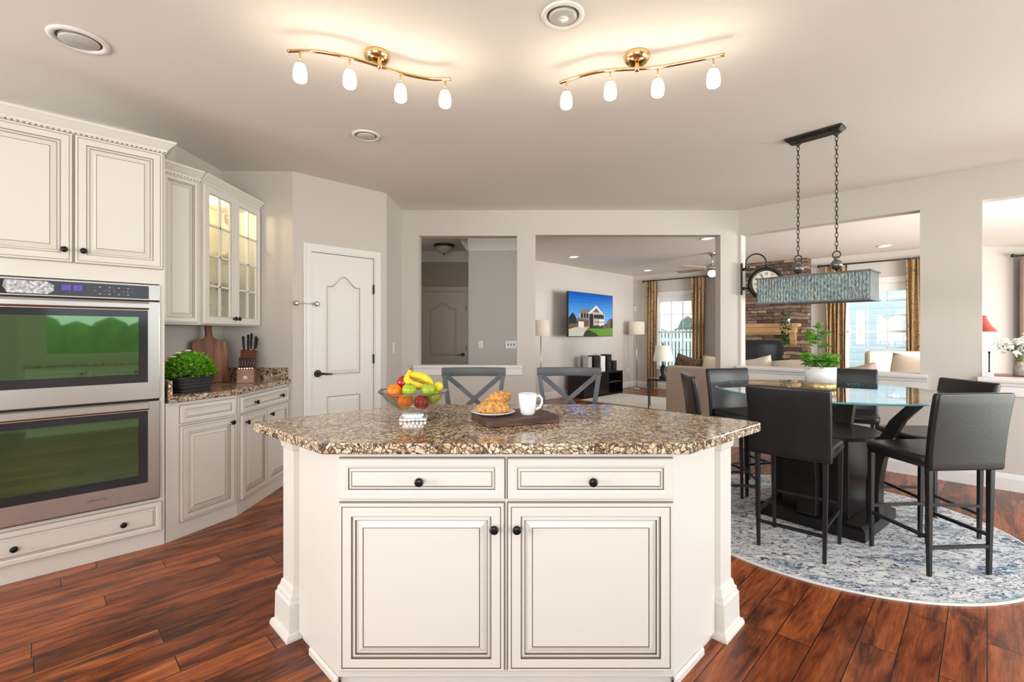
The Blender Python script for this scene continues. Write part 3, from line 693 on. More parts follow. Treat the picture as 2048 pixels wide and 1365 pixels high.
mb.prism([(-2.64, 3.377), (-2.622, 3.372), (-2.530, 3.597), (-2.548, 3.603)], .04, .14)
mb.prism([(-2.528, 4.178), (-2.528, 4.158), (-1.965, 4.158), (-1.965, 4.178)], .04, .14)
mb.prism([(-2.145, 2.965), (-2.131, 2.983), (-2.585, 3.437), (-2.598, 3.418)], .04, .14)
mb.build('backsplash', 'granite', lc, bevel=.003)

# sink run under the window behind the viewer (mirrored in the oven glass)
SK = (2.47, -.21)
sk = thing('sink_cabinet', 'cream sink base cabinet under the rear window, mirrored in the oven', 'cabinet', (*SK, 0), R(-135))
MB().box(0, -.58, 0, 1.7, -.002, .872).build('body', 'cream', sk)
for k_ in range(3): front('door', sk, .02 + k_ * .56, .11, .55 + k_ * .56, .84, [(.06 + k_ * .56, .78)], y=-.58)
tag(MB().box(-.02, -.61, 0, 1.72, -.002, .04).build('sink_worktop', 'granite', None, (*SK, .874), R(-135), bevel=.005), 'brown granite worktop of the sink run, mirrored in the oven', 'worktop')

fl_ = thing('flower_pot', 'pot of red flowers on the sink worktop, mirrored in the upper oven glass', 'plant', (2.47 - .7071 * .28 - .7071 * .36, -.21 - .7071 * .28 + .7071 * .36, .9145))
MB().lathe([(.07, 0), (.09, .12), (.082, .12), (.07, .10)], 20).build('pot', 'whitemat', fl_)
def dome():
    a, e = rnd.uniform(0, 6.283), rnd.uniform(0, 1.5); d = (math.sin(e) * math.cos(a), math.sin(e) * math.sin(a), math.cos(e))
    return (d[0] * .13, d[1] * .13, .13 + d[2] * .11), d
leaves(MB(), 160, dome, .05).build('foliage', 'leafdark', fl_, recalc=False)
mb = MB()
for i in range(26):
    p, d = dome(); mb.ball((p[0] * 1.15, p[1] * 1.15, p[2] + .04), (.022, .022, .016), 8, 5)
mb.build('blossom', 'redapple', fl_)

# wall cabinets
U1 = (-2.325, 3.135); UZ0, UZ1 = 1.374, 2.395
u1 = thing('upper_cabinet', 'narrow cream wall cabinet with one solid door between oven and glass doors', 'cabinet', (*U1, 0), A67)
U1P = [(-2.325, 3.135), (-2.222, 3.383), (-2.53, 3.58), (-2.595, 3.415)]
MB().prism(local(U1P, U1, A67), UZ0, UZ1).build('body', 'cream', u1)
front('door', u1, .0, UZ0 + .012, .250, UZ1 - .012, [], shrink(DOOR_R, .72))
crown(u1, local([(-2.325, 3.135), (-2.222, 3.383)], U1, A67), UZ1)
U2 = (-2.22, 3.388)
u2 = thing('glass_door_cabinet', 'cream wall cabinet with two glass-paned doors, lit inside', 'cabinet', (*U2, 0), R(90))
mb = MB(); W = .775; D = .318
mb.box(0, .0, UZ0, .02, D, UZ1).box(W - .02, 0, UZ0, W, D, UZ1).box(.02, 0, UZ0, W - .02, D, UZ0 + .022).box(.02, 0, UZ1 - .03, W - .02, D, UZ1)
mb.build('body', 'cream', u2)
MB().box(.021, D - .012, UZ0 + .023, W - .021, D - .002, UZ1 - .031).build('back_panel', 'cream_in', u2)
for z in (1.644, 1.884, 2.134): MB().box(.022, .03, z - .004, W - .022, D - .013, z + .004).build('shelf', 'pane', u2)
def glass_door(x0, x1, kx):
    f = MB(); st = .058; z0, z1 = UZ0 + .008, UZ1 - .008; t = -.021
    f.panel(x0, z0, x1, z1, 0, [(-.003, 0, 0), (-.003, .003, 1), (0, .003, 1), (0, .017, 0), (.003, .021, 0), (.052, .021, 0), (.0525, .017, 1), (.055, .017, 1), (.0585, .012, 0), (.0585, .003, 0)])
    f.f.pop(); f.m.pop(); f.s.pop()
    xm = (x0 + x1) / 2
    f.box(xm - .007, -.018, z0 + st, xm + .007, -.004, z1 - st)
    for k in range(1, 4):
        z = z0 + st + (z1 - z0 - 2 * st) * k / 4; f.box(x0 + st, -.018, z - .007, x1 - st, -.004, z + .007)
    o = f.build('glass_door', ['cream', 'glaze_soft'], u2, recalc=False)
    MB().box(x0 + st - .004, -.0035, z0 + st - .004, x1 - st + .004, -.0008, z1 - st + .004).build('pane', 'pane', o)
    knob(o, kx, UZ0 + .055, -.021)
glass_door(.012, .385, .362); glass_door(.391, W - .012, .414)
crown(u2, [(0, 0), (W, 0)], UZ1)
pk = MB().lathe([(.03, 0), (.03, .012)], 16, c=(W / 2, .17, UZ1 - .043)).build('puck_light', 'lamp_on', u2)
ll = bpy.data.lights.new('cabinet_puck', 'POINT'); ll.energy = 4.5; ll.color = (1, .80, .5); ll.shadow_soft_size = .03
lo = bpy.data.objects.new('cabinet_puck', ll); C.objects.link(lo); lo.parent = u2; lo.location = (W / 2, .12, UZ1 - .07)
# dishes inside, standing on the shelves
def inside(x, y, z): return (U2[0] - y, U2[1] + x, z)
def bowlshape(r, h): return [(r * .45, 0), (r * .5, .004), (r * .85, h * .5), (r, h), (r * .96, h), (r * .8, h * .52), (r * .4, .012), (.001, .012)]
for i, (x, z, r, h, lab) in enumerate([(.16, 1.648, .075, .07, 'stoneware bowl on the low shelf behind the left glass door'), (.55, 1.648, .07, .08, 'stoneware bowl on the low shelf behind the right glass door'),
                                       (.17, 1.888, .08, .06, 'stoneware bowl on the middle shelf behind the left glass door'), (.57, 1.888, .065, .09, 'stoneware bowl on the middle shelf behind the right glass door')]):
    tag(MB().lathe(bowlshape(r, h), 20).build('bowl', 'dish', None, inside(x, .17, z)), lab, 'bowl', 'bowls in the glass cabinet')
for x, lab in ((.13, 'wine glass at the left on the top cabinet shelf'), (.24, 'wine glass beside another on the top cabinet shelf'), (.60, 'wine glass behind the right glass door, top shelf')):
    tag(MB().lathe([(.032, 0), (.032, .003), (.004, .008), (.004, .075), (.028, .10), (.035, .135), (.03, .175), (.028, .175), (.032, .135), (.025, .103), (.001, .083)], 18).build('wine_glass', 'bowlglass', None, inside(x, .16, 2.138)), lab, 'glass', 'wine glasses in the glass cabinet')
fp = thing('potted_fern', 'small green plant inside the glass door cabinet, bottom shelf', 'plant', inside(.2, .16, UZ0 + .022))
MB().lathe([(.04, 0), (.05, .06), (.046, .06), (.04, .05)], 16).build('pot', 'whitemat', fp)
leaves(MB(), 90, lambda: ((rnd.uniform(-.05, .05), rnd.uniform(-.05, .05), .06 + rnd.uniform(0, .09)), (rnd.uniform(-1, 1), rnd.uniform(-1, 1), rnd.uniform(.1, 1))), .045).build('foliage', 'leaf', fp)
# ---------------------------------------------------------------- things on the counters
WT = .914
# herb in woven basket
pl = thing('herb_planter', 'bright green bushy herb in a woven black basket on the left counter', 'plant', (-2.22, 3.27, WT), A67)
w = MB()
w.loft([[(x, y, z) for x, y in rr(.20 + .05 * t, .15 + .04 * t, .03)] for t, z in ((0, 0), (.5, .045), (1, .10))], 0, True)
for z in (.012, .035, .058, .08, .097): w.loft([[(x, y, z + dz) for x, y in rr(.203 + .5 * z + e, .153 + .4 * z + e, .03)] for dz, e in ((-.010, .0), (-.004, .008), (.004, .008), (.010, .0))], 0, True, False)
w.build('basket', 'bun', pl)
def herb():
    a, e, k = rnd.uniform(0, 6.283), math.acos(rnd.uniform(-.15, 1)), rnd.uniform(.72, 1)
    d = (math.sin(e) * math.cos(a), math.sin(e) * math.sin(a), math.cos(e))
    return (d[0] * .155 * k, d[1] * .12 * k, .125 + d[2] * .13 * k), (d[0] + rnd.uniform(-.5, .5), d[1] + rnd.uniform(-.5, .5), d[2] + rnd.uniform(-.2, .6))
f = MB(); leaves(f, 1500, herb, .030, fold=.4); f.build('foliage', 'leaf', pl, recalc=False)
f = MB()
for px, py, pz in ((-.09, -.03, .265), (-.04, -.05, .28), (-.12, -.02, .24)):
    f.tube([(px * .4, py * .4, .15), (px, py, pz)], .0015, 5)
f.build('stem', 'stem', pl)
f = MB()
for px, py, pz in ((-.09, -.03, .265), (-.04, -.05, .28), (-.12, -.02, .24)):
    for k in range(6): f.ball((px + .011 * math.cos(k), py + .011 * math.sin(k), pz + .003), (.008, .008, .005), 8, 5)
f.build('blossom', 'petal', pl)
# acacia cutting board leaning on the wall
cbd = thing('cutting_board', 'upright striped wooden cutting board leaning on the wall behind the herb', 'cutting board', (-2.395, 3.80, WT), R(58))
out = [(-.135, 0), (.135, 0)]
def arc(cx, cz, r, a0, a1, n=6): return [(cx + r * math.cos(R(a0 + (a1 - a0) * k / n)), cz + r * math.sin(R(a0 + (a1 - a0) * k / n))) for k in range(n + 1)]
half = [(.132, .012), (.130, .30)] + arc(.100, .315, .029, 0, 70) + [(.06, .352), (.036, .366), (.026, .385), (.024, .41)] + arc(.008, .455, .017, 0, 90, 4)
out = [(-.120, 0), (.120, 0)] + half + [(-x, z) for x, z in reversed(half)]
T = Matrix.Rotation(R(-9), 4, 'X')
MB().loft([[(x, y, z) for x, z in out] for y in (-.011, .011)], 0, False, T=T).build('board', 'board', cbd, bevel=.004)
# knife block
kb_at, kb_a = (-2.15, 3.84, WT), R(22)
kb = thing('knife_block', 'cherry wood knife block with white label plate full of black-handled knives', 'knife block', kb_at, kb_a)
side = [(0, 0), (.085, 0), (.085, .0), (.185, .0), (.225, .235), (.165, .255), (.095, .115), (.0, .115)]
MB().loft([[(x, y, z) for y, z in [(.02, 0), (.20, 0), (.235, .235), (.165, .262), (.075, .10), (.02, .10)]] for x in (-.06, .06)], 0, False).build('rear_block', 'blockdark', kb, bevel=.003)
MB().box(-.062, -.045, 0, .062, .0195, .112).build('front_block', 'block', kb, bevel=.003)
lb = MB().box(-.013, -.0465, .035, .013, -.0452, .058).build('label_plate', 'petal', kb)
MB().tube([(-.008, -.047, .047), (-.003, -.047, .043), (.002, -.047, .050), (.008, -.047, .046)], .0016, 5).build('label_print', 'hole', lb)
def knife(at, tilt, yaw, L, k, label, grp):
    t = thing('kitchen_knife', label, 'knife', (0, 0, 0), 0, grp)
    ca, sa = math.cos(kb_a), math.sin(kb_a)
    t.location = (kb_at[0] + at[0] * ca - at[1] * sa, kb_at[1] + at[0] * sa + at[1] * ca, kb_at[2] + at[2])
    t.rotation_euler = (R(tilt), R(yaw), kb_a)
    s = MB()
    secs = [[(x * k, y2 * k + yy, z) for x, y2 in rr(w_, d_, .004, 3)] for z, w_, d_, yy in ((.004, .014, .020, 0), (.02, .013, .017, 0), (L * .45, .016, .024, .001), (L * .75, .015, .021, .001), (L * .93, .016, .026, .003), (L, .011, .018, .004))]
    s.loft(secs, 0, True).build('handle', 'black', t)
    MB().box(-.006 * k, -.008 * k, -.004, .006 * k, .008 * k, .006).build('bolster', 'chrome', t)
UP = [(-.040, .200, .2535, .125, 'leftmost'), (-.010, .205, .2525, .14, 'second from left'), (.012, .185, .258, .145, 'tallest, in the middle'), (.038, .20, .2535, .125, 'second from right'), (.052, .178, .262, .10, 'rightmost and slimmest')]
for x, y, z, L, w_ in UP: knife((x, y, z), -12, x * 120, L, 1.15 if x < .05 else .8, 'large black-handled knife in the top row of the block, ' + w_, 'large knives in the block')
for i, w_ in enumerate(('leftmost', 'second from left', 'third from left', 'third from right', 'second from right', 'rightmost')):
    x = -.046 + i * .0184; knife((x, -.012, .1165), -6, 2 + i * 2.2, .088, .78, 'short black steak knife in the front row of the block, ' + w_, 'steak knives in the block')
def plate(name, label, cat, loc, a, kind):
    t = thing(name, label, cat, loc, a)
    MB().box(-.036, -.006, -.058, .036, 0, .058).build('cover_plate', 'plastic' if kind != 'almond' else 'almond', t, bevel=.002)
    m = MB()
    if kind == 'outlet':
        for z in (-.022, .022): m.box(-.012, -.0068, z - .006, -.006, -.0062, z + .006).box(.006, -.0068, z - .006, .012, -.0062, z + .006)
        m.build('socket', 'hole', t)
    elif kind == 'triple': pass
    else: MB().box(-.006, -.012, -.012, .006, -.0062, .012).build('toggle', 'almond', t)
    return t
o = plate('wall_outlet', 'white wall outlet above the herb, left of the cutting board', 'outlet', (-2.607, 3.46, 1.185), A67, 'outlet')
MB().box(-.012, -.03, .008, .012, -.0070, .032).tube([(0, -.022, .01), (.004, -.03, -.03), (.01, -.02, -.09), (.0, -.012, -.15)], .003, 6).build('black_plug', 'black', o)
plate('light_switch', 'white switch plate on the narrow wall right of the pantry door', 'switch', (-1.277, 5.12, 1.16), R(90), 'switch')
# child latch
cl = thing('child_latch', 'clear round child latch between pantry door and frame', 'latch', (-1.93 + .14 * .7071, 4.18 + .14 * .7071, 1.58), A45)
TT = lambda x: Matrix.Translation((x, -.021, 0)) @ Matrix.Rotation(R(90), 4, 'X')
for x in (-.118, .065): MB().lathe([(.022, 0), (.024, .006), (.018, .016), (.008, .020)], 20, T=TT(x)).build('latch_pad', 'chromelatch', cl)
MB().tube([(-.118, -.034, 0), (.065, -.034, 0)], .0035, 6).build('latch_strap', 'chromelatch', cl)

# ---------------------------------------------------------------- on the island
# fruit bowl
FB = (-.455, 2.20, WT)
fb = thing('fruit_bowl', 'footed clear glass bowl heaped with fruit on the island', 'bowl', FB, R(8))
b = MB(); q = []
def bsec(w_, d_, z, sag=0): return [(x, y, z - sag * (1 - min(1, (abs(x) / (w_ / 2)) ** 2))) for x, y in rr(w_, d_, min(w_, d_) * .32, 7)]
o_ = [(.075, .06, .038, 0), (.12, .09, .045, 0), (.185, .14, .066, .0), (.245, .175, .094, .002), (.29, .20, .122, .006), (.312, .214, .134, .010)]
i_ = [(.306, .208, .134, .010), (.282, .193, .122, .006), (.238, .168, .096, .002), (.178, .133, .070, 0), (.112, .082, .050, 0), (.06, .045, .044, 0)]
b.loft([bsec(*k) for k in o_ + i_], 0, True); b.build('bowl', 'bowlglass', fb)
b = MB()
for k in range(len(o_) - 1, len(o_)):
    w_, d_, z, sg = o_[k]; pts = bsec(w_, d_, z, sg); b.tube(pts + [pts[0]], .0022, 6)
b.build('rim', mat('dark_bowl_rim', (.10, .10, .095), .1, .5), fb)
b = MB(); b.sqpost([(.054, 0), (.058, .003), (.058, .012), (.053, .015), (.040, .0165), (.040, .0195), (.046, .0215), (.046, .030), (.042, .033), (.030, .0365)])
for i in range(6):
    for s_ in (-1, 1): b.ball((-.045 + i * .018, s_ * .057, .0075), .0058, 8, 5); b.ball((s_ * .057, -.045 + i * .018, .0075), .0058, 8, 5)
for i in range(5):
    for s_ in (-1, 1): b.ball((-.036 + i * .018, s_ * .045, .026), .005, 8, 5)
b.build('crystal_foot', 'crystal', fb)
def fruit(name, label, cat, x, y, z, r, m, kind, grp=None):
    ca, sa = math.cos(R(8)), math.sin(R(8))
    t = thing(name, label, cat, (FB[0] + x * ca - y * sa, FB[1] + x * sa + y * ca, FB[2] + z), rnd.uniform(0, 6), grp)
    if kind == 'apple':
        MB().ball((0, 0, 0), (r * 1.04, r * 1.04, r), 24, 16, fn=lambda th: 1 - .17 * math.exp(-((math.pi - th) / .33) ** 2) - .10 * math.exp(-(th / .35) ** 2) + .03 * math.sin(th)).build('skin', m, t)
        MB().tube([(0, 0, r * .78), (.003, 0, r * 1.02), (.008, .002, r * 1.18)], .0016, 6).build('stalk', 'stem', t)
        t.rotation_euler = (rnd.uniform(-.5, .5), rnd.uniform(-.5, .5), rnd.uniform(0, 6))
    elif kind == 'orange':
        MB().ball((0, 0, 0), (r, r, r * .96), 24, 14).build('peel', m, t)
        MB().lathe([(.004, 0), (.003, .0015)], 8, c=(0, 0, r * .952)).build('navel', 'stem', t)
        t.rotation_euler = (R(55), .2, 0)
    else:
        MB().ball((0, 0, 0), (r, r, r * 1.2), 22, 14, fn=lambda th: 1 + .12 * math.exp(-(th / .25) ** 2) + .12 * math.exp(-((math.pi - th) / .25) ** 2)).build('peel', m, t)
        t.rotation_euler = (R(70), R(15), 0)
    return t
fruit('orange', 'orange at the left rim of the glass fruit bowl', 'orange', -.085, -.020, .133, .0345, 'orange', 'orange', 'oranges in the bowl')
fruit('orange', 'orange low in the glass bowl, beside the lower red apple', 'orange', -.037, -.030, .088, .0350, 'orange', 'orange', 'oranges in the bowl')
fruit('apple', 'dark red apple at the top left of the fruit heap', 'apple', -.048, .030, .168, .0300, 'redapple', 'apple', 'apples in the bowl')
fruit('apple', 'red apple low at the centre front of the glass bowl', 'apple', .036, -.034, .083, .0325, 'redapple', 'apple', 'apples in the bowl')
fruit('apple', 'green apple above the gap between the two oranges', 'apple', -.018, -.040, .140, .0305, 'greenapple', 'apple', 'apples in the bowl')
fruit('apple', 'green apple just under the right end of the bananas', 'apple', .066, -.030, .139, .0300, 'greenapple', 'apple', 'apples in the bowl')
fruit('apple', 'green apple low at the right inside the glass bowl', 'apple', .088, .012, .100, .0330, 'greenapple', 'apple', 'apples in the bowl')
fruit('lemon', 'yellow lemon at the right edge of the fruit heap', 'lemon', .112, .022, .147, .0225, 'lemon', 'lemon')
bn = thing('banana_bunch', 'bunch of ripe yellow bananas on top of the fruit bowl', 'bananas', (FB[0] - .022, FB[1] + .005, FB[2] + .20), R(8))
def banana(pts, r):
    P = [Vector(p) for p in pts]; fine = []
    for i in range(len(P) - 1):
        p0, p1, p2, p3 = P[max(i - 1, 0)], P[i], P[i + 1], P[min(i + 2, len(P) - 1)]
        for k in range(6):
            t = k / 6; fine.append(.5 * ((2 * p1) + (p2 - p0) * t + (2 * p0 - 5 * p1 + 4 * p2 - p3) * t * t + (3 * p1 - p0 - 3 * p2 + p3) * t ** 3))
    fine.append(P[-1]); n = len(fine)
    rad = [r * min(1, .30 + 2.6 * max(0, (i / n - .10)), .22 + 3.4 * (1 - (i + 1) / n)) if i / n > .08 else r * .32 for i in range(n)]
    o = MB().tube(fine, rad, 7, 0).build('banana', 'banana', bn)
    MB().tube([fine[-2], fine[-1] + (fine[-1] - fine[-2]) * .4], [r * .32, r * .2], 6).tube([fine[0], fine[0] - (fine[1] - fine[0]) * .5], [r * .34, r * .38], 6).build('dark_tip', 'bananatip', o)
banana([(.002, 0, .030), (-.008, -.002, .005), (-.010, -.006, -.018), (.012, -.014, -.036), (.045, -.018, -.044), (.072, -.020, -.046)], .0165)
banana([(.004, .004, .030), (.004, .006, .010), (.028, .010, .004), (.062, .010, -.006), (.092, .006, -.026), (.108, .002, -.046)], .0180)
banana([(.006, .012, .030), (.006, .022, .006), (.030, .030, -.008), (.06, .032, -.022), (.085, .030, -.042)], .0165)
# walnut serving board with plate, croissants, mug
sb = MB().loft([[(x, y, z) for x, y in rr(.345, .255, .022, 4)] for z in (0, .032)], 0, False).build('serving_board', 'walnut', None, (.012, 2.165, WT), R(21.5), bevel=.004, seg=3)
tag(sb, 'dark walnut serving board under the plate and mug on the island', 'serving board')
pz = WT + .0325
pp = thing('pastry_plate', 'small white plate of two croissants on the walnut board', 'plate', (-.085, 2.14, pz), R(20))
MB().lathe([(.05, 0), (.058, .002), (.085, .010), (.100, .016), (.0995, .018), (.084, .0125), (.056, .0055), (.001, .0055)], 40, 0).build('dish', 'white', pp)
def croissant(label, loc, rz, s):
    t = thing('croissant', label, 'croissant', loc, rz, 'croissants on the plate')
    pts = []; rad = []; n = 44
    for i in range(n + 1):
        u = i / n * 2 - 1; a = R(78) * u
        pts.append((.052 * math.sin(a) * s * 1.1, -.030 * math.cos(a) * s, .0)); seg_ = (abs(u) * 4.2 + .5) % 1
        rad.append(s * (.0285 * (1 - abs(u) ** 1.7) ** .75 + .004) * (.92 + .26 * (1 - seg_)))
    zz = max(rad); pts = [(x, y, zz * .62) for x, y, z in pts]
    o = MB().tube(pts, rad, 18).build('crust', 'pastry', t)
    for v in o.data.vertices: v.co.z = max(v.co.z * .95, .0)
    return t
croissant('golden croissant lying flat on the white plate', (-.088, 2.150, pz + .0062), R(10), 1.18)
croissant('golden croissant propped on top of the other one', (-.068, 2.175, pz + .046), R(28), 1.0).rotation_euler = (R(-6), R(-10), R(28))
mg = thing('coffee_mug', 'plain white mug standing on the walnut board', 'mug', (.070, 2.135, pz), R(12))
MB().lathe([(.024, 0), (.029, .002), (.033, .012), (.0385, .05), (.0415, .094), (.040, .0955), (.0385, .094), (.036, .052), (.030, .012), (.001, .008)], 36, 0).build('cup', 'white', mg)
MB().tube([(.039, 0, .080), (.056, 0, .084), (.066, 0, .070), (.066, 0, .050), (.056, 0, .030), (.036, 0, .022)], [.006, .006, .0055, .0055, .006, .0065], 12).build('handle', 'white', mg)

# ---------------------------------------------------------------- counter stools with X backs
def xstool(label, loc, a):
    t = thing('counter_stool', label, 'stool', loc, a, 'grey X-back stools behind the island')
    MB().loft([[(x, y, z) for x, y in rr(.40, .37, .05)] for z in (.61, .645)], 0, False).build('seat', 'slate', t, bevel=.006)
    rail = lambda z0, z1, w_, y0: [[(x, y0 - .045 * (1 - (2 * x / .41) ** 2) + dy, z) for (dy, z) in ((0, z0), (.022, z0), (.022, z1), (0, z1))] for x in [-.205 + .41 * k / 14 for k in range(15)]]
    MB().loft(rail(1.037, 1.093, .41, -.18), 0, True).build('top_rail', 'slate', t, bevel=.005)
    for s in (-1, 1):
        MB().tube([(s * .168, -.175, .0), (s * .150, -.16, .61), (s * .153, -.165, .80), (s * .188, -.172, 1.045)], .0135, 4, smooth=False, sect=[(1, 1), (-1, 1), (-1, -1), (1, -1)]).build('back_post', 'slate', t)
        MB().tube([(s * .178, -.172, 1.045), (s * .09, -.192 - .004 * s, .967), (0, -.197 - .004 * s, .888), (-s * .09, -.19 - .004 * s, .80), (-s * .15, -.168, .70)], .0145, 4, smooth=False, sect=[(1, .45), (-1, .45), (-1, -.45), (1, -.45)]).build('cross_slat', 'slate', t)
        MB().sqpost([(.016, 0), (.019, .612)], (s * .165, .15)).build('leg', 'slate', t)
        MB().box(s * .165 - .012, -.16, .27, s * .165 + .012, .15, .30).build('stretcher', 'slate', t)
    MB().box(-.165, .14, .20, .165, .165, .23).build('footrest', 'slate', t)
    return t
xst = xstool('slate grey X-back stool behind the island, below the hall opening', (-.245, 2.87, 0), R(180))
copy_thing(xst, 'slate grey X-back stool behind the island, in front of the television stand', (.353, 2.87, 0), R(176))

# ---------------------------------------------------------------- ceiling lights
def glob(o, x, y): return x, y
def track(label, center, pts, posts, canopy):
    t = thing('track_light', label, 'ceiling light', (*center, CEIL), 0, 'wavy brass track lights')
    ox, oy = center; Z = -.085
    MB().lathe([(.001, -.052), (.03, -.050), (.052, -.040), (.064, -.022), (.067, -.006), (.064, 0)], 28, c=(canopy[0] - ox, canopy[1] - oy, 0)).build('canopy', 'brass', t)
    P = [Vector((x - ox, y - oy, Z)) for x, y in pts]; fine = []
    for i in range(len(P) - 1):
        p0, p1, p2, p3 = P[max(i - 1, 0)], P[i], P[i + 1], P[min(i + 2, len(P) - 1)]
        for k in range(8):
            u = k / 8; fine.append(.5 * ((2 * p1) + (p2 - p0) * u + (2 * p0 - 5 * p1 + 4 * p2 - p3) * u * u + (3 * p1 - p0 - 3 * p2 + p3) * u ** 3))
    fine.append(P[-1])
    MB().tube(fine, .0085, 10).build('bar', 'brass', t)
    mid = min(fine, key=lambda p: (p.x - canopy[0] + ox) ** 2 + (p.y - canopy[1] + oy) ** 2)
    MB().lathe([(.010, Z - .012), (.012, Z), (.010, -.048)], 12, c=(mid.x, mid.y, 0)).build('stem', 'brass', t)
    for frac in posts:
        p = fine[round(frac * (len(fine) - 1))]
        MB().lathe([(.0035, Z - .052), (.0045, Z - .03), (.0045, Z), ], 8, c=(p.x, p.y, 0)).lathe([(.016, Z - .064), (.012, Z - .056), (.0045, Z - .050)], 14, c=(p.x, p.y, 0)).build('lamp_holder', 'brass', t)
        MB().lathe([(.012, Z - .060), (.020, Z - .066), (.027, Z - .082), (.031, Z - .106), (.0315, Z - .124), (.029, Z - .140), (.022, Z - .146), (.001, Z - .148)], 20, c=(p.x, p.y, 0)).build('lamp_shade', 'shade_lit', t)
track('wavy brass track light over the left half of the island', (-.68, 2.40), [(-1.066, 2.258), (-.93, 2.262), (-.79, 2.312), (-.665, 2.385), (-.56, 2.455), (-.43, 2.505), (-.322, 2.506)], (.075, .34, .645, .94), (-.690, 2.425))
track('wavy brass track light over the right half of the island', (.64, 2.42), [(.258, 2.543), (.36, 2.474), (.47, 2.428), (.60, 2.412), (.735, 2.395), (.87, 2.348), (1.025, 2.285)], (.065, .37, .665, .93), (.640, 2.435))
def downlight(name, label, x, y, r, on, grp):
    t = thing(name, label, 'ceiling light', (x, y, CEIL), 0, grp)
    MB().lathe([(r, 0), (r, -.005), (r * .93, -.010), (r * .80, -.010), (r * .74, -.003), (r * .74, -.0005)], 36).build('trim_ring', 'trim', t)
    if not on:
        T = Matrix.Translation((0, 0, -.004)) @ Matrix.Rotation(R(4), 4, 'X')
        MB().lathe([(r * .64, .002), (r * .66, -.006), (r * .60, -.010), (r * .2, -.013), (.001, -.013)], 30, T=T).build('reflector_bulb', 'lens', t)
        MB().lathe([(r * .735, -.0008), (r * .66, -.0008)], 30, caps=False).build('dark_gap', 'hole', t)
        MB().box(-.012, -.006, -.0185, .012, -.003, -.0168).build('bulb_print', 'glaze_soft', t)
    else:
        MB().lathe([(r * .72, -.0005), (r * .7, -.003), (.001, -.004)], 24).build('lens', 'lamp_on', t)
        l = bpy.data.lights.new('downlight', 'SPOT'); l.energy = 22; l.spot_size = R(130); l.spot_blend = .9; l.shadow_soft_size = .06; l.color = (1, .95, .88)
        o = bpy.data.objects.new('downlight', l); C.objects.link(o); o.parent = t; o.location = (0, 0, -.03)
    return t
KG = 'recessed kitchen ceiling lights'
downlight('recessed_light', 'round recessed kitchen light above the oven cabinet', -2.105, 2.31, .118, False, KG)
downlight('recessed_light', 'round recessed kitchen light nearest the viewer, at the top edge', .228, 2.13, .096, False, KG)
downlight('recessed_light', 'round recessed kitchen light above the pantry side, behind the track light', -1.05, 3.42, .098, False, KG)
FG = 'recessed family room lights'
downlight('recessed_light', 'lit recessed light near the television wall', 1.145, 8.82, .10, True, FG)
downlight('recessed_light', 'lit recessed light in the far corner beyond the television', 3.05, 10.7, .10, True, FG)
downlight('recessed_light', 'lit recessed light in front of the ceiling fan', 2.92, 7.11, .10, True, FG)
downlight('recessed_light', 'lit recessed light before the right brocade curtains', 6.05, 7.72, .10, True, FG)

# pendant over the table
pend = thing('pendant_light', 'long patina metal box pendant hung on two chains over the table', 'pendant light', (2.155, 3.385, CEIL), R(-49.5))
MB().loft([[(x, y, z) for x, y in ((-w_, -d_), (w_, -d_), (w_, d_), (-w_, d_))] for w_, d_, z in ((.178, .055, 0), (.178, .055, -.012), (.158, .035, -.032), (.158, .035, -.036))], 0, False).build('canopy', 'iron', pend)
ZB, ZT = 1.533 - CEIL, 1.722 - CEIL; PW, PD = .345, .115
box = MB()
nr = 70
def ribbed(w_, d_, z):
    pts = []
    for i in range(nr): pts.append((-w_ + 2 * w_ * i / nr, -d_ - (.003 if i % 2 else 0), z))
    for i in range(24): pts.append((w_ + (.003 if i % 2 else 0), -d_ + 2 * d_ * i / 24, z))
    for i in range(nr): pts.append((w_ - 2 * w_ * i / nr, d_ + (.003 if i % 2 else 0), z))
    for i in range(24): pts.append((-w_ - (.003 if i % 2 else 0), d_ - 2 * d_ * i / 24, z))
    return pts
box.loft([ribbed(PW, PD, ZB), ribbed(PW, PD, ZT), ribbed(PW - .006, PD - .006, ZT), ribbed(PW - .006, PD - .006, ZB), ribbed(PW, PD, ZB)], 0, False, False)
box.build('shade', 'patina', pend)
for s_ in (-1, 1): MB().box(s_ * (PW + .0035) - .0005, -PD + .004, ZB + .004, s_ * (PW + .0035) + .0005, PD - .004, ZT - .004).build('end_plate', 'zinc', pend)
for z, e in ((ZT - .006, .012), (ZB - .004, .010)):
    m = MB()
    for x0, y0, x1, y1 in ((-PW - e, -PD - e, PW + e, -PD + .006), (-PW - e, PD - .006, PW + e, PD + e), (-PW - e, -PD + .006, -PW + .006, PD - .006), (PW - .006, -PD + .006, PW + e, PD - .006)): m.box(x0, y0, z, x1, y1, z + .010)
    m.build('rim', 'zinc', pend)
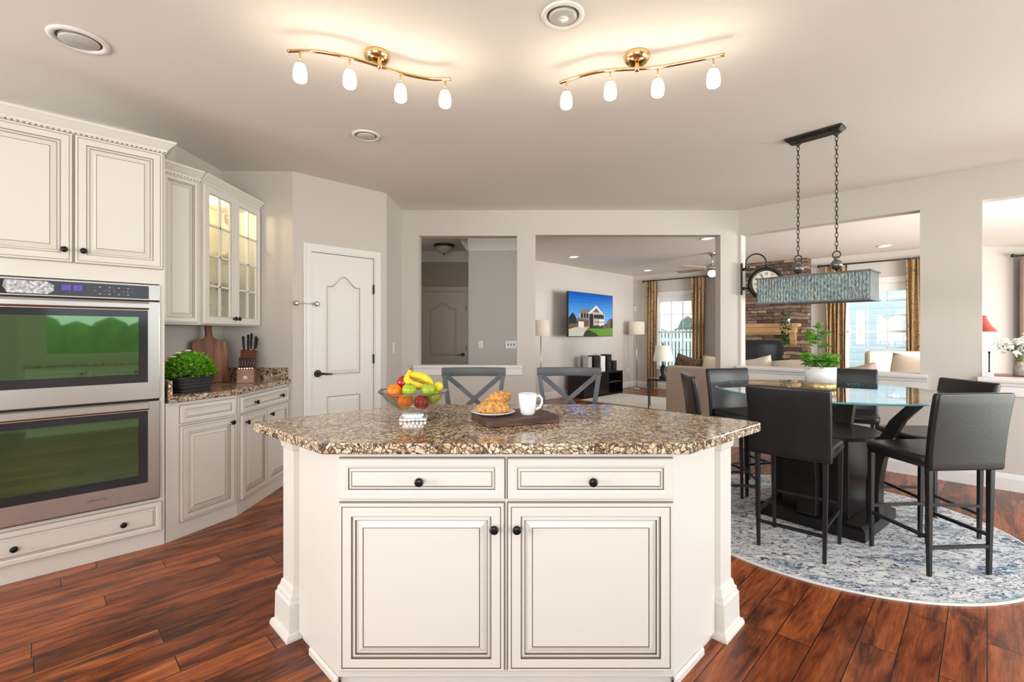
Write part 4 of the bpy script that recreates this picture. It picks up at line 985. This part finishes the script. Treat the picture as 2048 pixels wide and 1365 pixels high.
for x, y0, y1 in ((-.105, 0, 0), (.135, 0, 0)):
    m = MB(); zt, zb = -.036, ZT + .165; n = 27; L = (zt - zb) / n
    for i in range(n):
        zc = zt - L * (i + .5); pts = []
        for k in range(13):
            a = 2 * math.pi * k / 12; u, v = .0085 * math.cos(a), L * .66 * math.sin(a)
            pts.append((x + (u if i % 2 else 0), (0 if i % 2 else u), zc + v))
        m.tube(pts, .0024, 6)
    m.build('chain', 'iron', pend)
    r_ = MB()
    for zz, rr_ in ((-.040, .018), (ZT + .135, .024)):
        r_.tube([(x + rr_ * math.cos(2 * math.pi * k / 16), 0, zz + rr_ * math.sin(2 * math.pi * k / 16)) for k in range(17)], .004, 8)
    r_.build('ring', 'iron', pend)
    MB().ball((x, 0, ZT + .065), (.036, .036, .038), 20, 12).lathe([(.014, .03), (.018, .04), (.010, .048), (.012, .058)], 12, c=(x, 0, ZT + .065)).build('ball_finial', 'mercury', pend)
    MB().tube([(x, 0, ZT + .03), (x, 0, ZT - .03)], .004, 8).build('rod', 'iron', pend)
MB().box(-PW + .006, -.012, ZT - .04, PW - .006, .012, ZT - .03).build('cross_bar', 'iron', pend)

# ---------------------------------------------------------------- dining set
rug = thing('round_rug', 'round white rug with distressed blue and grey pattern under the table', 'rug', (2.2, 3.33, 0))
MB().lathe([(1.035, 0), (1.035, .009), (.001, .009)], 96, smooth=False).build('pile', 'rug', rug)
MB().lathe([(1.05, 0), (1.053, .006), (1.05, .0095), (1.036, .0095), (1.036, 0)], 96, caps=False).build('binding', 'rugedge', rug)
RZ = .0095
TB = (2.24, 3.40)
tb = thing('pub_table', 'round glass-topped counter height table with black curved-leg base', 'table', (*TB, RZ), 0)
GZ = .90 - RZ
MB().lathe([(.715, GZ), (.722, GZ + .003), (.722, GZ + .010), (.715, GZ + .013)], 96, smooth=False).build('glass_top', 'tglass', tb)
MB().lathe([(.7225, GZ + .001), (.7245, GZ + .003), (.7245, GZ + .010), (.7225, GZ + .012)], 96, caps=False).build('glass_edge', 'tedge', tb)
BA = R(38)
MB().sqpost([(.33, 0), (.33, .07), (.30, .085)], ang=BA).build('plinth', 'espresso', tb, bevel=.004)
MB().sqpost([(.205, .085), (.205, .60)], ang=BA).build('pedestal', 'espresso', tb, bevel=.003)
MB().lathe([(.33, .60), (.335, .605), (.335, .622), (.33, .627)], 48, smooth=False).build('shelf', 'espresso', tb)
for k in range(4):
    a = BA + math.pi / 2 * k
    path = [(.300, .086), (.292, .20), (.295, .32), (.315, .46), (.355, .60), (.42, .74), (.50, .84), (.555, GZ - .002)]
    secs = []
    for r_, z in path:
        hw = .058
        secs.append([(math.cos(a) * rr_ - math.sin(a) * t_, math.sin(a) * rr_ + math.cos(a) * t_, z) for rr_, t_ in ((r_ - .036, -hw), (r_ + .036, -hw), (r_ + .036, hw), (r_ - .036, hw))])
    MB().loft(secs, 0, False).build('curved_leg', 'espresso', tb, bevel=.004)
# leather stools
def bar_stool(label, loc, a):
    t = thing('bar_stool', label, 'stool', (*loc, RZ), a, 'black leather stools around the glass table')
    secs = []
    for z, w_, d_, cy in ((.58, .39, .39, .012), (.588, .41, .41, .012), (.612, .42, .42, .012), (.636, .415, .415, .012), (.646, .385, .39, .012)): secs.append([(x, y + cy, z) for x, y in rr(w_, d_, .05)])
    MB().loft(secs, 0, True).build('seat', 'leather', t)
    secs = []
    for k in range(11):
        u = (0, .012, .03, .1, .25, .45, .65, .85, .97, .99, 1)[k]; z = .577 + .413 * u; w_ = .432 + .008 * u; off = -.208 - .05 * u ** 1.6; d_ = (.030, .037, .040)[min(k, 10 - k, 2)]
        w_ -= (.012, .004, 0)[min(k, 10 - k, 2)]
        secs.append([(x, y + off + .10 * x * x - .004, z) for x, y in rr(w_, d_, .016)])
    MB().loft(secs, 0, True).build('backrest', 'leather', t)
    for sx in (-1, 1):
        MB().tube([(sx * .172, -.178, 0), (sx * .176, -.180, .3), (sx * .178, -.182, .60)], [.0095, .012, .014], 4, smooth=False, sect=[(1, 1), (-1, 1), (-1, -1), (1, -1)]).build('leg', 'stool_leg', t, bevel=.003)
        MB().tube([(sx * .182, .185, 0), (sx * .186, .183, .3), (sx * .188, .180, .585)], [.0095, .012, .014], 4, smooth=False, sect=[(1, 1), (-1, 1), (-1, -1), (1, -1)]).build('leg', 'stool_leg', t, bevel=.003)
        MB().box(sx * .179 - .008, -.17, .20, sx * .179 + .008, .175, .218).build('stretcher', 'stool_leg', t)
    MB().box(-.172, -.188, .145, .172, -.172, .162).build('stretcher', 'stool_leg', t)
    MB().box(-.176, .176, .245, .176, .192, .262).build('stretcher', 'stool_leg', t)
    return t
bs = bar_stool('black leather stool seen from behind, closest to the island corner', (1.765, 2.93), R(-44))
copy_thing(bs, 'black leather stool nearest the viewer on the right of the table, seen from behind', (2.395, 2.735, RZ), R(4))
copy_thing(bs, 'black leather stool on the right, behind the nearest right stool', (2.80, 3.20, RZ), R(86))
copy_thing(bs, 'black leather stool at the far left of the table, seen side-on before the sofa', (1.60, 3.60, RZ), R(-100))
copy_thing(bs, 'black leather stool behind the left end of the glass, facing the viewer', (2.00, 4.02, RZ), R(196))
copy_thing(bs, 'black leather stool beyond the potted plant, facing the viewer', (2.84, 4.02, RZ), R(146))
# potted plant on the table
pt = thing('potted_plant', 'leafy plant in a white pot with gold band on the glass table', 'plant', (2.22, 3.42, .9145))
MB().lathe([(.092, 0), (.096, .004), (.097, .050)], 36).build('gold_band', 'gold', pt)
MB().lathe([(.097, .0502), (.099, .16), (.093, .16), (.091, .13), (.001, .13)], 36).build('pot', 'whitemat', pt)
s = MB(); st = [[(0, 0, .13), (-.01, .0, .25), (-.02, 0, .36), (-.015, .0, .43)], [(.02, 0, .13), (.06, .01, .19), (.09, .02, .22)], [(-.02, 0, .13), (-.06, -.02, .19), (-.085, -.02, .21)], [(0, -.02, .13), (.02, -.06, .2)], [(0, .02, .13), (-.02, .06, .22)]]
for p in st: s.tube(p, .004, 6)
s.build('stem', 'stem', pt)
f = MB()
def low():
    a = rnd.uniform(0, 6.283); r_ = rnd.uniform(.01, .075)
    return (r_ * math.cos(a), r_ * math.sin(a), .155 + rnd.uniform(0, .075)), (math.cos(a), math.sin(a), rnd.uniform(-.25, .7))
def high():
    a = rnd.uniform(0, 6.283); z = rnd.choice((.29, .33, .37, .40))
    return (-.017 + .015 * math.cos(a), .015 * math.sin(a), z + rnd.uniform(-.02, .02)), (math.cos(a), math.sin(a), rnd.uniform(-.3, .5))
leaves(f, 90, low, .075); leaves(f, 34, high, .068); leaves(f, 9, lambda: ((-.015, 0, .43), (rnd.uniform(-1, 1), rnd.uniform(-1, 1), .7)), .05)
f.build('foliage', 'leaf2', pt, recalc=False)
# ---------------------------------------------------------------- family room
def along(p0, a, s, out=0): return (p0[0] + s * math.cos(a) + out * math.sin(a), p0[1] + s * math.sin(a) - out * math.cos(a))
TVP, WP, RP = (0.0, 8.8), (3.02, 11.83), (2.62, 5.5)
# television
tx, ty = 1.66, 9.925; ta = R(47.5)
tv = thing('television', 'flat television on a wall arm showing a house under blue sky', 'television', (tx, ty, 1.27 + .43), ta)
TW, TH = .84, .45
MB().box(-TW, -.012, -TH, TW, .035, TH).build('cabinet', 'steel_dark', tv, bevel=.004)
cols = [flat('screen_sky_high', (.005, .10, .52)), flat('screen_sky_mid', (.02, .22, .72)), flat('screen_sky_low', (.13, .42, .86)), flat('screen_grass', (.13, .27, .02)), flat('screen_drive', (.55, .50, .43)),
        flat('screen_house', (.50, .44, .37)), flat('screen_roof', (.21, .19, .175)), flat('screen_dark', (.022, .026, .03)), flat('screen_shrub', (.035, .05, .012)), flat('screen_white', (.78, .75, .68)), flat('screen_brick', (.17, .09, .055))]
m = MB(); lay = [0]
def pic(pts, c):
    lay[0] += 1; y = -.0126 - lay[0] * .00012
    m.add([((u - .5) * 2 * (TW - .012), y, (v - .5) * 2 * (TH - .012)) for u, v in pts], [tuple(range(len(pts)))], c)
def rect(a, b, c, d, k): pic([(a, b), (c, b), (c, d), (a, d)], k)
rect(0, 0, 1, .2, 3)
for i in range(9):
    k_ = i / 8; cols.append(flat('screen_sky', (.16 * (1 - k_) ** 1.5 + .004, .44 * (1 - k_) + .10 * k_, .84 * (1 - k_) + .50 * k_))); rect(0, .30 + i * .7 / 9, 1, .31 + (i + 1) * .7 / 9 - (.01 if i == 8 else 0), 11 + i)
pic([(0, .26), (0, .42), (.05, .5), (.09, .54), (.13, .47), (.16, .40), (.18, .26)], 7)
pic([(.82, .2), (.86, .36), (.92, .42), (.97, .45), (1, .43), (1, .18)], 10)
pic([(.93, .2), (.96, .4), (1, .44), (1, .18)], 7)
pic([(0, .16), (0, .28), (.22, .30), (.4, .24), (.4, .15)], 10)
rect(.22, .2, .80, .53, 5); pic([(.20, .53), (.27, .64), (.46, .64), (.43, .53)], 6); pic([(.40, .53), (.60, .74), (.80, .50), (.80, .44)], 9)
pic([(.46, .535), (.60, .69), (.74, .52)], 5); pic([(.53, .58), (.60, .66), (.67, .57)], 10)
rect(.25, .43, .42, .53, 7); pic([(.14, .38), (.17, .43), (.44, .43), (.44, .39)], 6); rect(.17, .22, .43, .385, 10)
for a in (.30, .36): rect(a, .43, a + .008, .53, 9)
rect(.44, .18, .53, .53, 7); rect(.54, .42, .78, .52, 7); rect(.55, .24, .64, .40, 5); rect(.66, .24, .78, .40, 9); rect(.645, .18, .655, .5, 7); rect(.55, .33, .78, .345, 7)
rect(.20, .2, .315, .34, 9); rect(.225, .2, .29, .325, 9)
pic([(0, 0), (0, .16), (.18, .215), (.40, .19), (.33, .09), (.30, 0)], 4)
pic([(.30, 0), (.34, .10), (.42, .15), (.52, .12), (.62, .05), (.64, 0)], 8); pic([(.42, .15), (.5, .19), (1, .2), (1, 0), (.64, 0), (.60, .06)], 3)
pic([(.50, .18), (.54, .25), (.62, .26), (.70, .24), (.74, .27), (.86, .25), (.90, .19), (.72, .18)], 8); pic([(.73, .19), (.76, .26), (.84, .25), (.88, .19)], 10)
m.build('screen', cols, tv, recalc=False)
MB().box(-.12, .036, -.12, .12, .05, .12).tube([(0, .05, 0), (.06, .25, 0), (0, .42, 0)], .025, 8).build('wall_arm', 'iron', tv)
# TV stand and what stands on it
sx, sy = along(TVP, A45, 2.25, .31)
ts = thing('tv_stand', 'low black media stand under the television', 'media stand', (sx, sy, 0), A45)
MB().box(-.72, -.20, .0, .72, .20, .04).box(-.72, -.20, .47, .72, .20, .50).box(-.72, .18, .04, .72, .20, .47).box(-.72, -.20, .04, -.69, .18, .47).box(.69, -.20, .04, .72, .18, .47).box(.16, -.19, .04, .19, .18, .47).build('case', 'espresso', ts, bevel=.002)
MB().box(.19, -.185, .26, .69, .18, .275).build('shelf', 'chrome', ts)
MB().box(-.69, -.199, .042, .158, -.18, .468).build('door', 'espresso', ts)
def on_stand(name, label, cat, u, w_, d_, h, m, cones=0, grp=None, out=0):
    x, y = along((sx, sy), A45, u, out); t = thing(name, label, cat, (x, y, .5005), A45, grp)
    MB().box(-w_ / 2, -d_ / 2, 0, w_ / 2, d_ / 2, h).build('case', m, t, bevel=.003)
    for i in range(cones):
        z = h * (i + .6) / (cones + .2); MB().lathe([(min(w_, h / cones) * .36, 0), (min(w_, h / cones) * .3, .006), (.01, .002)], 16, T=Matrix.Translation((0, -d_ / 2 - .001, z)) @ Matrix.Rotation(R(90), 4, 'X')).build('speaker_cone', 'iron', t)
    return t
on_stand('speaker', 'black speaker on the media stand, left of the white pair', 'speaker', -.10, .19, .18, .35, 'steel_dark', 2, 'speakers on the media stand')
on_stand('speaker', 'taller black speaker on the media stand, right of the white box', 'speaker', .36, .16, .18, .36, 'steel_dark', 2, 'speakers on the media stand')
on_stand('speaker', 'small black speaker at the right end of the media stand', 'speaker', .585, .15, .16, .215, 'steel_dark', 2, 'speakers on the media stand')
on_stand('game_console', 'white upright console box between the two black speakers', 'console', .13, .16, .16, .33, 'plastic')
on_stand('speaker', 'grey cloth speaker at the left of the media stand', 'speaker', -.33, .13, .14, .33, 'lens', 0, 'speakers on the media stand')
on_stand('cable_box', 'flat black box at the left end of the media stand', 'media box', -.55, .22, .20, .06, 'steel_dark')
# floor lamps
def floor_lamp(label, x, y, top, pole_top, r, drop, arm):
    t = thing('floor_lamp', label, 'floor lamp', (x, y, 0), 0, 'floor lamps beside the television')
    MB().lathe([(.14, 0), (.14, .012), (.03, .025), (.012, .04)], 28).build('base', 'chrome', t)
    MB().lathe([(.010, .03), (.010, pole_top)], 10).build('pole', 'chrome', t)
    MB().lathe([(r, top - drop), (r * .97, top), (r * .955, top), (r * .985, top - drop)], 28, caps=False).build('lamp_shade', 'shadeoff', t)
    MB().tube([(0, 0, pole_top - .06), (.05, -.03, pole_top - .07), (.08, -.05, pole_top - .03)], .008, 8).build('swing_arm', 'chrome', t)
    MB().box(-r + .01, -.003, top - .03, r - .01, .003, top - .024).build('spider', 'chrome', t)
floor_lamp('floor lamp with drum shade left of the television', .545, 8.98, 1.565, 1.55, .165, .295, 1)
floor_lamp('floor lamp with drum shade in the corner, right of the television', 2.975, 11.33, 1.595, 1.58, .185, .30, 1)
cb = MB().tube([(0, 0, 0), (.0, 0, .3), (.002, 0, .9), (0, 0, 1.3)], .004, 6).build('lamp_cord', 'cable', None, (2.72, 11.45, .0)); tag(cb, 'thin cord down the wall left of the corner floor lamp', 'cord')
plate('wall_outlet', 'white outlet low on the television wall near the corner', 'outlet', (*along(TVP, A45, 4.03), .42), A45, 'outlet')
plate('motion_sensor', 'small white sensor high on the far corner wall', 'sensor', (*along(WP, -A45, .06), 1.93), -A45, 'none')
# hall fittings
plate('light_switch', 'almond switch plate on the grey hall wall', 'switch', (-.475, 7.2, 1.145), 0, 'almond')
t3 = thing('switch_plate', 'wide white triple switch plate on the grey hall wall', 'switch', (-.015, 7.2, 1.145), 0)
MB().box(-.085, -.006, -.058, .085, 0, .058).build('cover_plate', 'plastic', t3, bevel=.002)
for x in (-.046, 0, .046): MB().box(x - .006, -.013, -.014, x + .006, -.0062, .014).build('toggle', 'hole', t3)
hl = thing('hall_ceiling_light', 'bronze flush ceiling light with frosted bowl in the hall', 'ceiling light', (-1.09, 7.63, CEIL))
MB().lathe([(.165, 0), (.168, -.02), (.16, -.035), (.15, -.035)], 32).build('ring', 'bronze', hl)
MB().lathe([(.150, -.036), (.135, -.07), (.095, -.115), (.04, -.140), (.001, -.145)], 32).build('glass_bowl', 'hallshade', hl)
MB().lathe([(.012, -.144), (.016, -.150), (.008, -.165), (.001, -.168)], 14).build('finial', 'bronze', hl)
# fireplace
FPX = (5.14, 9.70)
fp = thing('fireplace', 'ledge stone fireplace with oak mantel and black firebox', 'fireplace', (FPX[0], FPX[1], 0), -A45)
MB().box(-.84, -.26, 0, -.62, -.002, 2.735).box(.42, -.26, 0, .84, -.002, 2.735).box(-.62, -.26, 1.17, .42, -.002, 2.735).box(-.62, -.26, 0, .42, -.002, .30).box(-.62, -.05, .30, .42, -.002, 1.17).build('stone_chimney', 'stone', fp)
MB().box(-.62, -.275, .30, .42, -.2605, .35).box(-.62, -.275, 1.10, .42, -.2605, 1.17).box(-.62, -.275, .35, -.56, -.2605, 1.10).box(.36, -.275, .35, .42, -.2605, 1.10).build('firebox_surround', 'firebox', fp)
MB().box(-.56, -.24, .35, .36, -.235, 1.10).build('firebox_glass', 'oven_black', fp)
MB().box(-.80, -.47, 1.44, .74, -.262, 1.51).box(-.74, -.42, 1.33, .68, -.262, 1.44).box(-.72, -.38, 1.29, .66, -.262, 1.33).build('mantel', 'mantel', fp, bevel=.006)
for x in (-.68, .56): MB().loft([[(xx, y, z) for y, z in ((-.262, 1.10), (-.29, 1.10), (-.35, 1.20), (-.37, 1.288), (-.262, 1.288))] for xx in (x, x + .1)], 0, False).build('corbel', 'mantel', fp)
iv = thing('trailing_ivy', 'dark green ivy trailing down from the right end of the mantel', 'plant', (*along(FPX, -A45, .55, .52), 1.512), -A45)
f = MB()
def ivy():
    z = rnd.uniform(-.42, .22); y = rnd.uniform(-.06, .0) if z < 0 else rnd.uniform(-.05, .05)
    w_ = .085 * (1 - abs(z) * 1.0)
    return (rnd.uniform(-w_, w_), y, z), (rnd.uniform(-1, 1), -abs(rnd.uniform(.2, 1)), rnd.uniform(-1, .3))
leaves(f, 190, ivy, .05); f.build('foliage', 'leafdark', iv, recalc=False)
MB().lathe([(.03, 0), (.045, .08), (.04, .08)], 14, c=(0, .10, 0)).build('pot', 'whitemat', iv)
# curtains
def curtain(label, s0, s1, P, a, ztop, m='curtain', zb=.03, grp='brocade curtain panels', out=.10):
    w_ = s1 - s0; n = 60; x, y = along(P, a, s0, out)
    t = thing('curtain', label, 'curtain', (x, y, 0), a, grp)
    folds = max(3, round(w_ / .07)); secs = []
    for z in (zb, .4, .9, 1.5, 2.0, ztop - .08, ztop):
        k = 1 if z < ztop - .1 else .8; sw = .02 * math.sin(z * 1.7)
        secs.append([(w_ * i / n + sw * math.sin(i * .3), -.035 * k * math.sin(2 * math.pi * folds * i / n) + .012 * math.sin(i * .9 + z), z) for i in range(n + 1)])
    b_ = [[(x_, y_ + .006, z) for x_, y_, z in s_] for s_ in secs]
    mb = MB().loft(secs, 0, True, False, closed=False); mb.build('panel', m, t, recalc=False)
    for i in range(folds): MB().tube([(w_ * (i + .5) / folds, .022 * math.cos(q), ztop + .012 + .022 * math.sin(q)) for q in [2 * math.pi * k / 12 for k in range(13)]], .003, 6).build('ring', 'rod', t)
    return t
curtain('brocade curtain left of the far left window', .42, .69, WP, -A45, 2.565)
curtain('brocade curtain right of the far left window', 1.54, 1.84, WP, -A45, 2.565)
curtain('brocade curtain left of the large window beyond the table', 4.10, 4.42, WP, -A45, 2.565)
curtain('brocade curtain right of the large window beyond the table', 5.26, 5.68, WP, -A45, 2.565)
def rod(label, s0, s1, P, a, z, out=.10):
    x, y = along(P, a, s0, out); L = s1 - s0; t = thing('curtain_rod', label, 'curtain rod', (x, y, z), a, 'dark curtain rods')
    MB().tube([(0, 0, 0), (L, 0, 0)], .013, 10).build('pole', 'rod', t)
    for q in (-.02, L + .02): MB().ball((q, 0, 0), (.035, .028, .028), 12, 8).build('finial', 'rod', t)
    for q in (.08, L - .08): MB().box(q - .01, .0, -.012, q + .01, out, .012).build('bracket', 'rod', t)
rod('dark curtain rod over the far left window', .36, 1.90, WP, -A45, 2.577)
rod('dark curtain rod over the large window beyond the table', 4.02, 5.69, WP, -A45, 2.577)
curtain('plain taupe drape at the right edge of the picture', .22, 1.02, (8.0, 7.80), 0, 2.56, 'drape', .02, None, .12)
rod('dark curtain rod above the taupe drape at the right edge', .12, 1.2, (8.0, 7.80), 0, 2.575, .12)
# ceiling fan
fan = thing('ceiling_fan', 'brushed nickel ceiling fan in the family room', 'fan', (3.52, 8.35, CEIL))
MB().lathe([(.075, 0), (.07, -.03), (.03, -.065), (.014, -.08)], 24).build('canopy', 'chrome', fan)
MB().lathe([(.013, -.07), (.013, -.22)], 10).build('downrod', 'chrome', fan)
MB().lathe([(.03, -.20), (.09, -.22), (.13, -.26), (.13, -.30), (.09, -.33), (.05, -.34)], 28).build('motor_housing', 'chrome', fan)
MB().lathe([(.05, -.34), (.075, -.36), (.07, -.40), (.04, -.425), (.001, -.43)], 24).build('light_bowl', 'fanshade', fan)
for k in range(5):
    a = R(200 + 72 * k); T = Matrix.Rotation(a, 4, 'Z')
    b = MB().loft([[(x, -w_ / 2, -.285 - .012), (x, w_ / 2, -.285 + .012), (x, w_ / 2, -.277 + .012), (x, -w_ / 2, -.277 - .012)] for x, w_ in ((.18, .10), (.3, .13), (.6, .14), (.68, .11))], 0, False, T=T).build('blade', 'shadeoff' if k % 2 else 'sofa', fan)
    MB().box(.11, -.02, -.29, .2, .02, -.283, T=T).build('blade_arm', 'chrome', b)
# sofa backing onto the kitchen
SO = along((2.26, 7.0), -A45, 0, 0); SL = 3.05
so = thing('sofa', 'long taupe sofa with its back to the kitchen', 'sofa', (SO[0], SO[1], 0), -A45)
MB().box(0, 0, .06, SL, .20, .84).build('back', 'sofa', so, bevel=.03, seg=3)
MB().box(0, .205, .06, SL, .98, .30).build('frame', 'sofa', so, bevel=.015)
for x in (0, SL - .2): MB().box(x, .205, .302, x + .20, .98, .64).build('arm', 'sofa', so, bevel=.04, seg=3)
for i in range(3): MB().box(.21 + i * .88, .21, .302, 1.085 + i * .88, 1.0, .46).build('seat_cushion', 'sofa', so, bevel=.05, seg=3)
for x in (.04, SL - .1):
    for y in (.04, .88): MB().box(x, y, 0, x + .06, y + .06, .058).build('foot', 'espresso', so)
def pillow(label, P, a, s, out, z, w_, h, t_, m, tilt, roll=0, grp=None, yaw=0):
    x, y = along(P, a, s, out); o = thing('throw_pillow', label, 'pillow', (x, y, z), a, grp)
    T = Matrix.Rotation(R(yaw), 4, 'Z') @ Matrix.Rotation(R(tilt), 4, 'X') @ Matrix.Rotation(R(roll), 4, 'Y')
    pillow_mesh(MB(), w_, h, t_, T=T).build('cover', m, o); return o
GP = 'pillows along the sofa'
pillow('dark brown patterned pillow at the left end of the sofa', SO, -A45, .14, -.36, .76, .42, .44, .17, 'pilldark', -14, 14, GP)
pillow('cream pillow on the sofa, left of the white column', SO, -A45, .64, -.36, .755, .53, .46, .18, 'pillow', -14, 3, GP)
pillow('cream pillow on the sofa, just right of the white column', SO, -A45, 1.14, -.38, .77, .42, .44, .17, 'pillow2', -14, -14, GP)
pillow('wide cream pillow on the sofa, left of the potted plant', SO, -A45, 1.66, -.36, .77, .64, .46, .19, 'pillow2', -14, -8, GP)
pillow('smaller tan pillow near the right end of the sofa', SO, -A45, 2.30, -.34, .735, .38, .42, .16, 'sofa', -14, -16, GP)
pillow('large cream pillow at the right end of the sofa', SO, -A45, 2.80, -.40, .79, .54, .54, .2, 'pillow', -14, 10, GP)
# armchair at the right
AC = (5.42, 6.45)
ac = thing('armchair', 'pale armchair in front of the large window, behind the sill', 'armchair', (AC[0], AC[1], 0), R(-20))
MB().box(-.40, .30, .1, .40, .48, 1.06).build('back', 'pillow', ac, bevel=.05, seg=3)
MB().box(-.40, -.38, .1, .40, .295, .44).build('seat', 'pillow', ac, bevel=.04, seg=3)
for x in (-.52, .405): MB().box(x, -.38, .1, x + .115, .48, .66).build('arm', 'pillow', ac, bevel=.03, seg=3)
for x in (-.5, .44):
    for y in (-.36, .40): MB().box(x, y, 0, x + .05, y + .05, .098).build('foot', 'espresso', ac)
# side table with lamp
sd = thing('side_table', 'small black side table with thin legs at the sofa end', 'side table', (2.60, 8.35, .0102), R(-20))
MB().box(-.20, -.2, .485, .20, .2, .52).build('top', 'espresso', sd, bevel=.004)
for x in (-.18, .18):
    for y in (-.18, .18): MB().tube([(x, y, 0), (x, y, .485)], .010, 8).build('leg', 'stool_leg', sd)
tl = thing('table_lamp', 'table lamp with white tapered shade on the black side table', 'lamp', (2.66, 8.36, .5307))
MB().lathe([(.07, 0), (.075, .02), (.03, .05), (.055, .14), (.045, .2), (.012, .24), (.012, .32)], 24).build('base', 'espresso', tl)
MB().lathe([(.175, .30), (.125, .575), (.118, .575), (.170, .30)], 32, caps=False).build('lamp_shade', 'shadewhite', tl)
MB().lathe([(.006, .56), (.012, .60), (.004, .63)], 10).build('finial', 'bronze', tl)
MB().box(-.125, -.003, .55, .125, .003, .556).build('spider', 'chrome', tl)
rg = thing('area_rug', 'cream area rug on the family room floor', 'rug', (2.45, 8.9, 0), R(-45))
MB().box(-1.1, -.45, 0, 1.6, 1.0, .010).build('pile', 'famrug', rg)
# clock on the column
ck = thing('bracket_clock', 'double sided black station clock on a wall bracket at the column', 'clock', (2.640, 5.475, 1.76), R(-14))
MB().box(-.006, -.032, -.005, .012, .028, .36).build('back_plate', 'black', ck, bevel=.004)
for z in (.07, .29): MB().ball((.03, 0, z), .02, 12, 8).build('boss', 'black', ck)
MB().tube([(.03, 0, .29), (.07, 0, .29), (.085, 0, .33)], .011, 8).tube([(.03, 0, .07), (.06, 0, .075), (.08, 0, .06)], .011, 8).tube([(.05, 0, .29)] + [(.158 - .105 * math.cos(R(q)), 0, .36 + .105 * math.sin(R(q))) for q in range(0, 181, 12)] + [(.263, 0, .31)], .008, 8).build('bracket_arm', 'black', ck)
TC = Matrix.Translation((.262, -.0, .118)) @ Matrix.Rotation(R(90), 4, 'X')
MB().lathe([(.150, -.035), (.185, -.03), (.195, 0), (.185, .03), (.150, .035), (.148, .022)], 48, T=TC, caps=False).build('case_ring', 'black', ck)
dl = MB().lathe([(.149, -.02), (.149, .02)], 48, T=TC).build('dial', 'dial', ck)
k = MB()
for h in range(12):
    T = TC @ Matrix.Rotation(R(30 * h), 4, 'Z')
    for d_ in ((-.008, .008) if h % 3 else (-.013, 0, .013)): k.box(d_ - .0022, .098, .0203, d_ + .0022, .136, .0212, T=T)
k.build('numerals', 'ink', dl)
k = MB()
for h, L_, w_ in ((-52, .078, .006), (28, .115, .004)): k.box(-w_, -.02, .022, w_, L_, .0232, T=TC @ Matrix.Rotation(R(h), 4, 'Z'))
k.build('hands', 'ink', ck)
# right room: shelf top, lamp, vase
ct = thing('console_table', 'reddish wood console behind the right sill', 'console table', (*along(RP, -A45, 2.08, -.36), 0), -A45)
MB().box(-.02, -.18, .905, 1.75, .18, .945).build('top', 'mahog', ct, bevel=.003)
for x in (0, 1.67):
    for y in (-.16, .10): MB().box(x, y, 0, x + .06, y + .06, .904).build('leg', 'mahog', ct)
vx, vy = along(RP, -A45, 2.235, -.27)
vs = thing('flower_vase', 'small grey stoneware vase of white blossoms on the right console', 'vase', (vx, vy, .9455))
MB().lathe([(.036, 0), (.041, .004), (.041, .078), (.036, .086), (.024, .092), (.022, .11), (.016, .124), (.014, .124), (.018, .11), (.001, .10)], 28).build('vase', mat('speckled_stoneware', (.30, .27, .235), .5, noise=.35, nscale=60), vs)
s = MB(); f = MB(); g = MB(); tips = []
for k in range(15):
    a = rnd.uniform(0, 6.283); r_ = rnd.uniform(.02, .17); z = rnd.uniform(.22, .36)
    p = (r_ * math.cos(a), r_ * math.sin(a) * .7, z - .25 * r_); s.tube([(0, 0, .1), (p[0] * .35, p[1] * .35, .12 + (p[2] - .12) * .6), p], .0016, 5); tips.append(p)
for p in tips:
    for q in range(4):
        c_ = (p[0] + rnd.uniform(-.028, .028), p[1] + rnd.uniform(-.028, .028), p[2] + rnd.uniform(-.02, .03)); tilt = Matrix.Translation(c_) @ Matrix.Rotation(rnd.uniform(-1, 1), 4, 'X') @ Matrix.Rotation(rnd.uniform(-1, 1), 4, 'Y')
        for j in range(5):
            b_ = R(72 * j); f.ball((.013 * math.cos(b_), .013 * math.sin(b_), 0), (.012, .012, .004), 8, 5, T=tilt)
def bough():
    p = rnd.choice(tips); k = rnd.uniform(.5, .95)
    return (p[0] * k, p[1] * k, .12 + (p[2] - .12) * k), (p[0], p[1], rnd.uniform(-.3, .3))
leaves(g, 40, bough, .028)
s.build('stem', 'stem', vs); f.build('blossom', 'petal', vs); g.build('foliage', 'leafdark', vs, recalc=False)
lx, ly = along(RP, -A45, 1.985, -.72)
rl = thing('red_shade_lamp', 'lamp with flared brick red shade behind the right column', 'lamp', (lx, ly, 0))
MB().lathe([(.13, 0), (.13, .015), (.03, .03), (.012, .05)], 24).build('base', 'bronze', rl)
MB().lathe([(.010, .04), (.010, 1.36)], 10).build('pole', 'bronze', rl)
MB().lathe([(.128, 1.330), (.085, 1.385), (.055, 1.45), (.046, 1.485), (.043, 1.485), (.052, 1.45), (.082, 1.386), (.124, 1.331)], 32, caps=False).build('lamp_shade', 'redshade', rl)
cx_, cy_ = along(RP, -A45, 2.05, .02)
cd = thing('candle_stand', 'small white and black stand on the sill end beside the right column', 'candle holder', (cx_, cy_, .9405), -A45)
MB().box(-.022, -.022, 0, .028, .02, .045).build('foot', 'white', cd, bevel=.003)
MB().lathe([(.007, .045), (.005, .06), (.005, .20), (.009, .21), (.007, .22)], 12, c=(0, -.01, 0)).build('stick', 'black', cd)
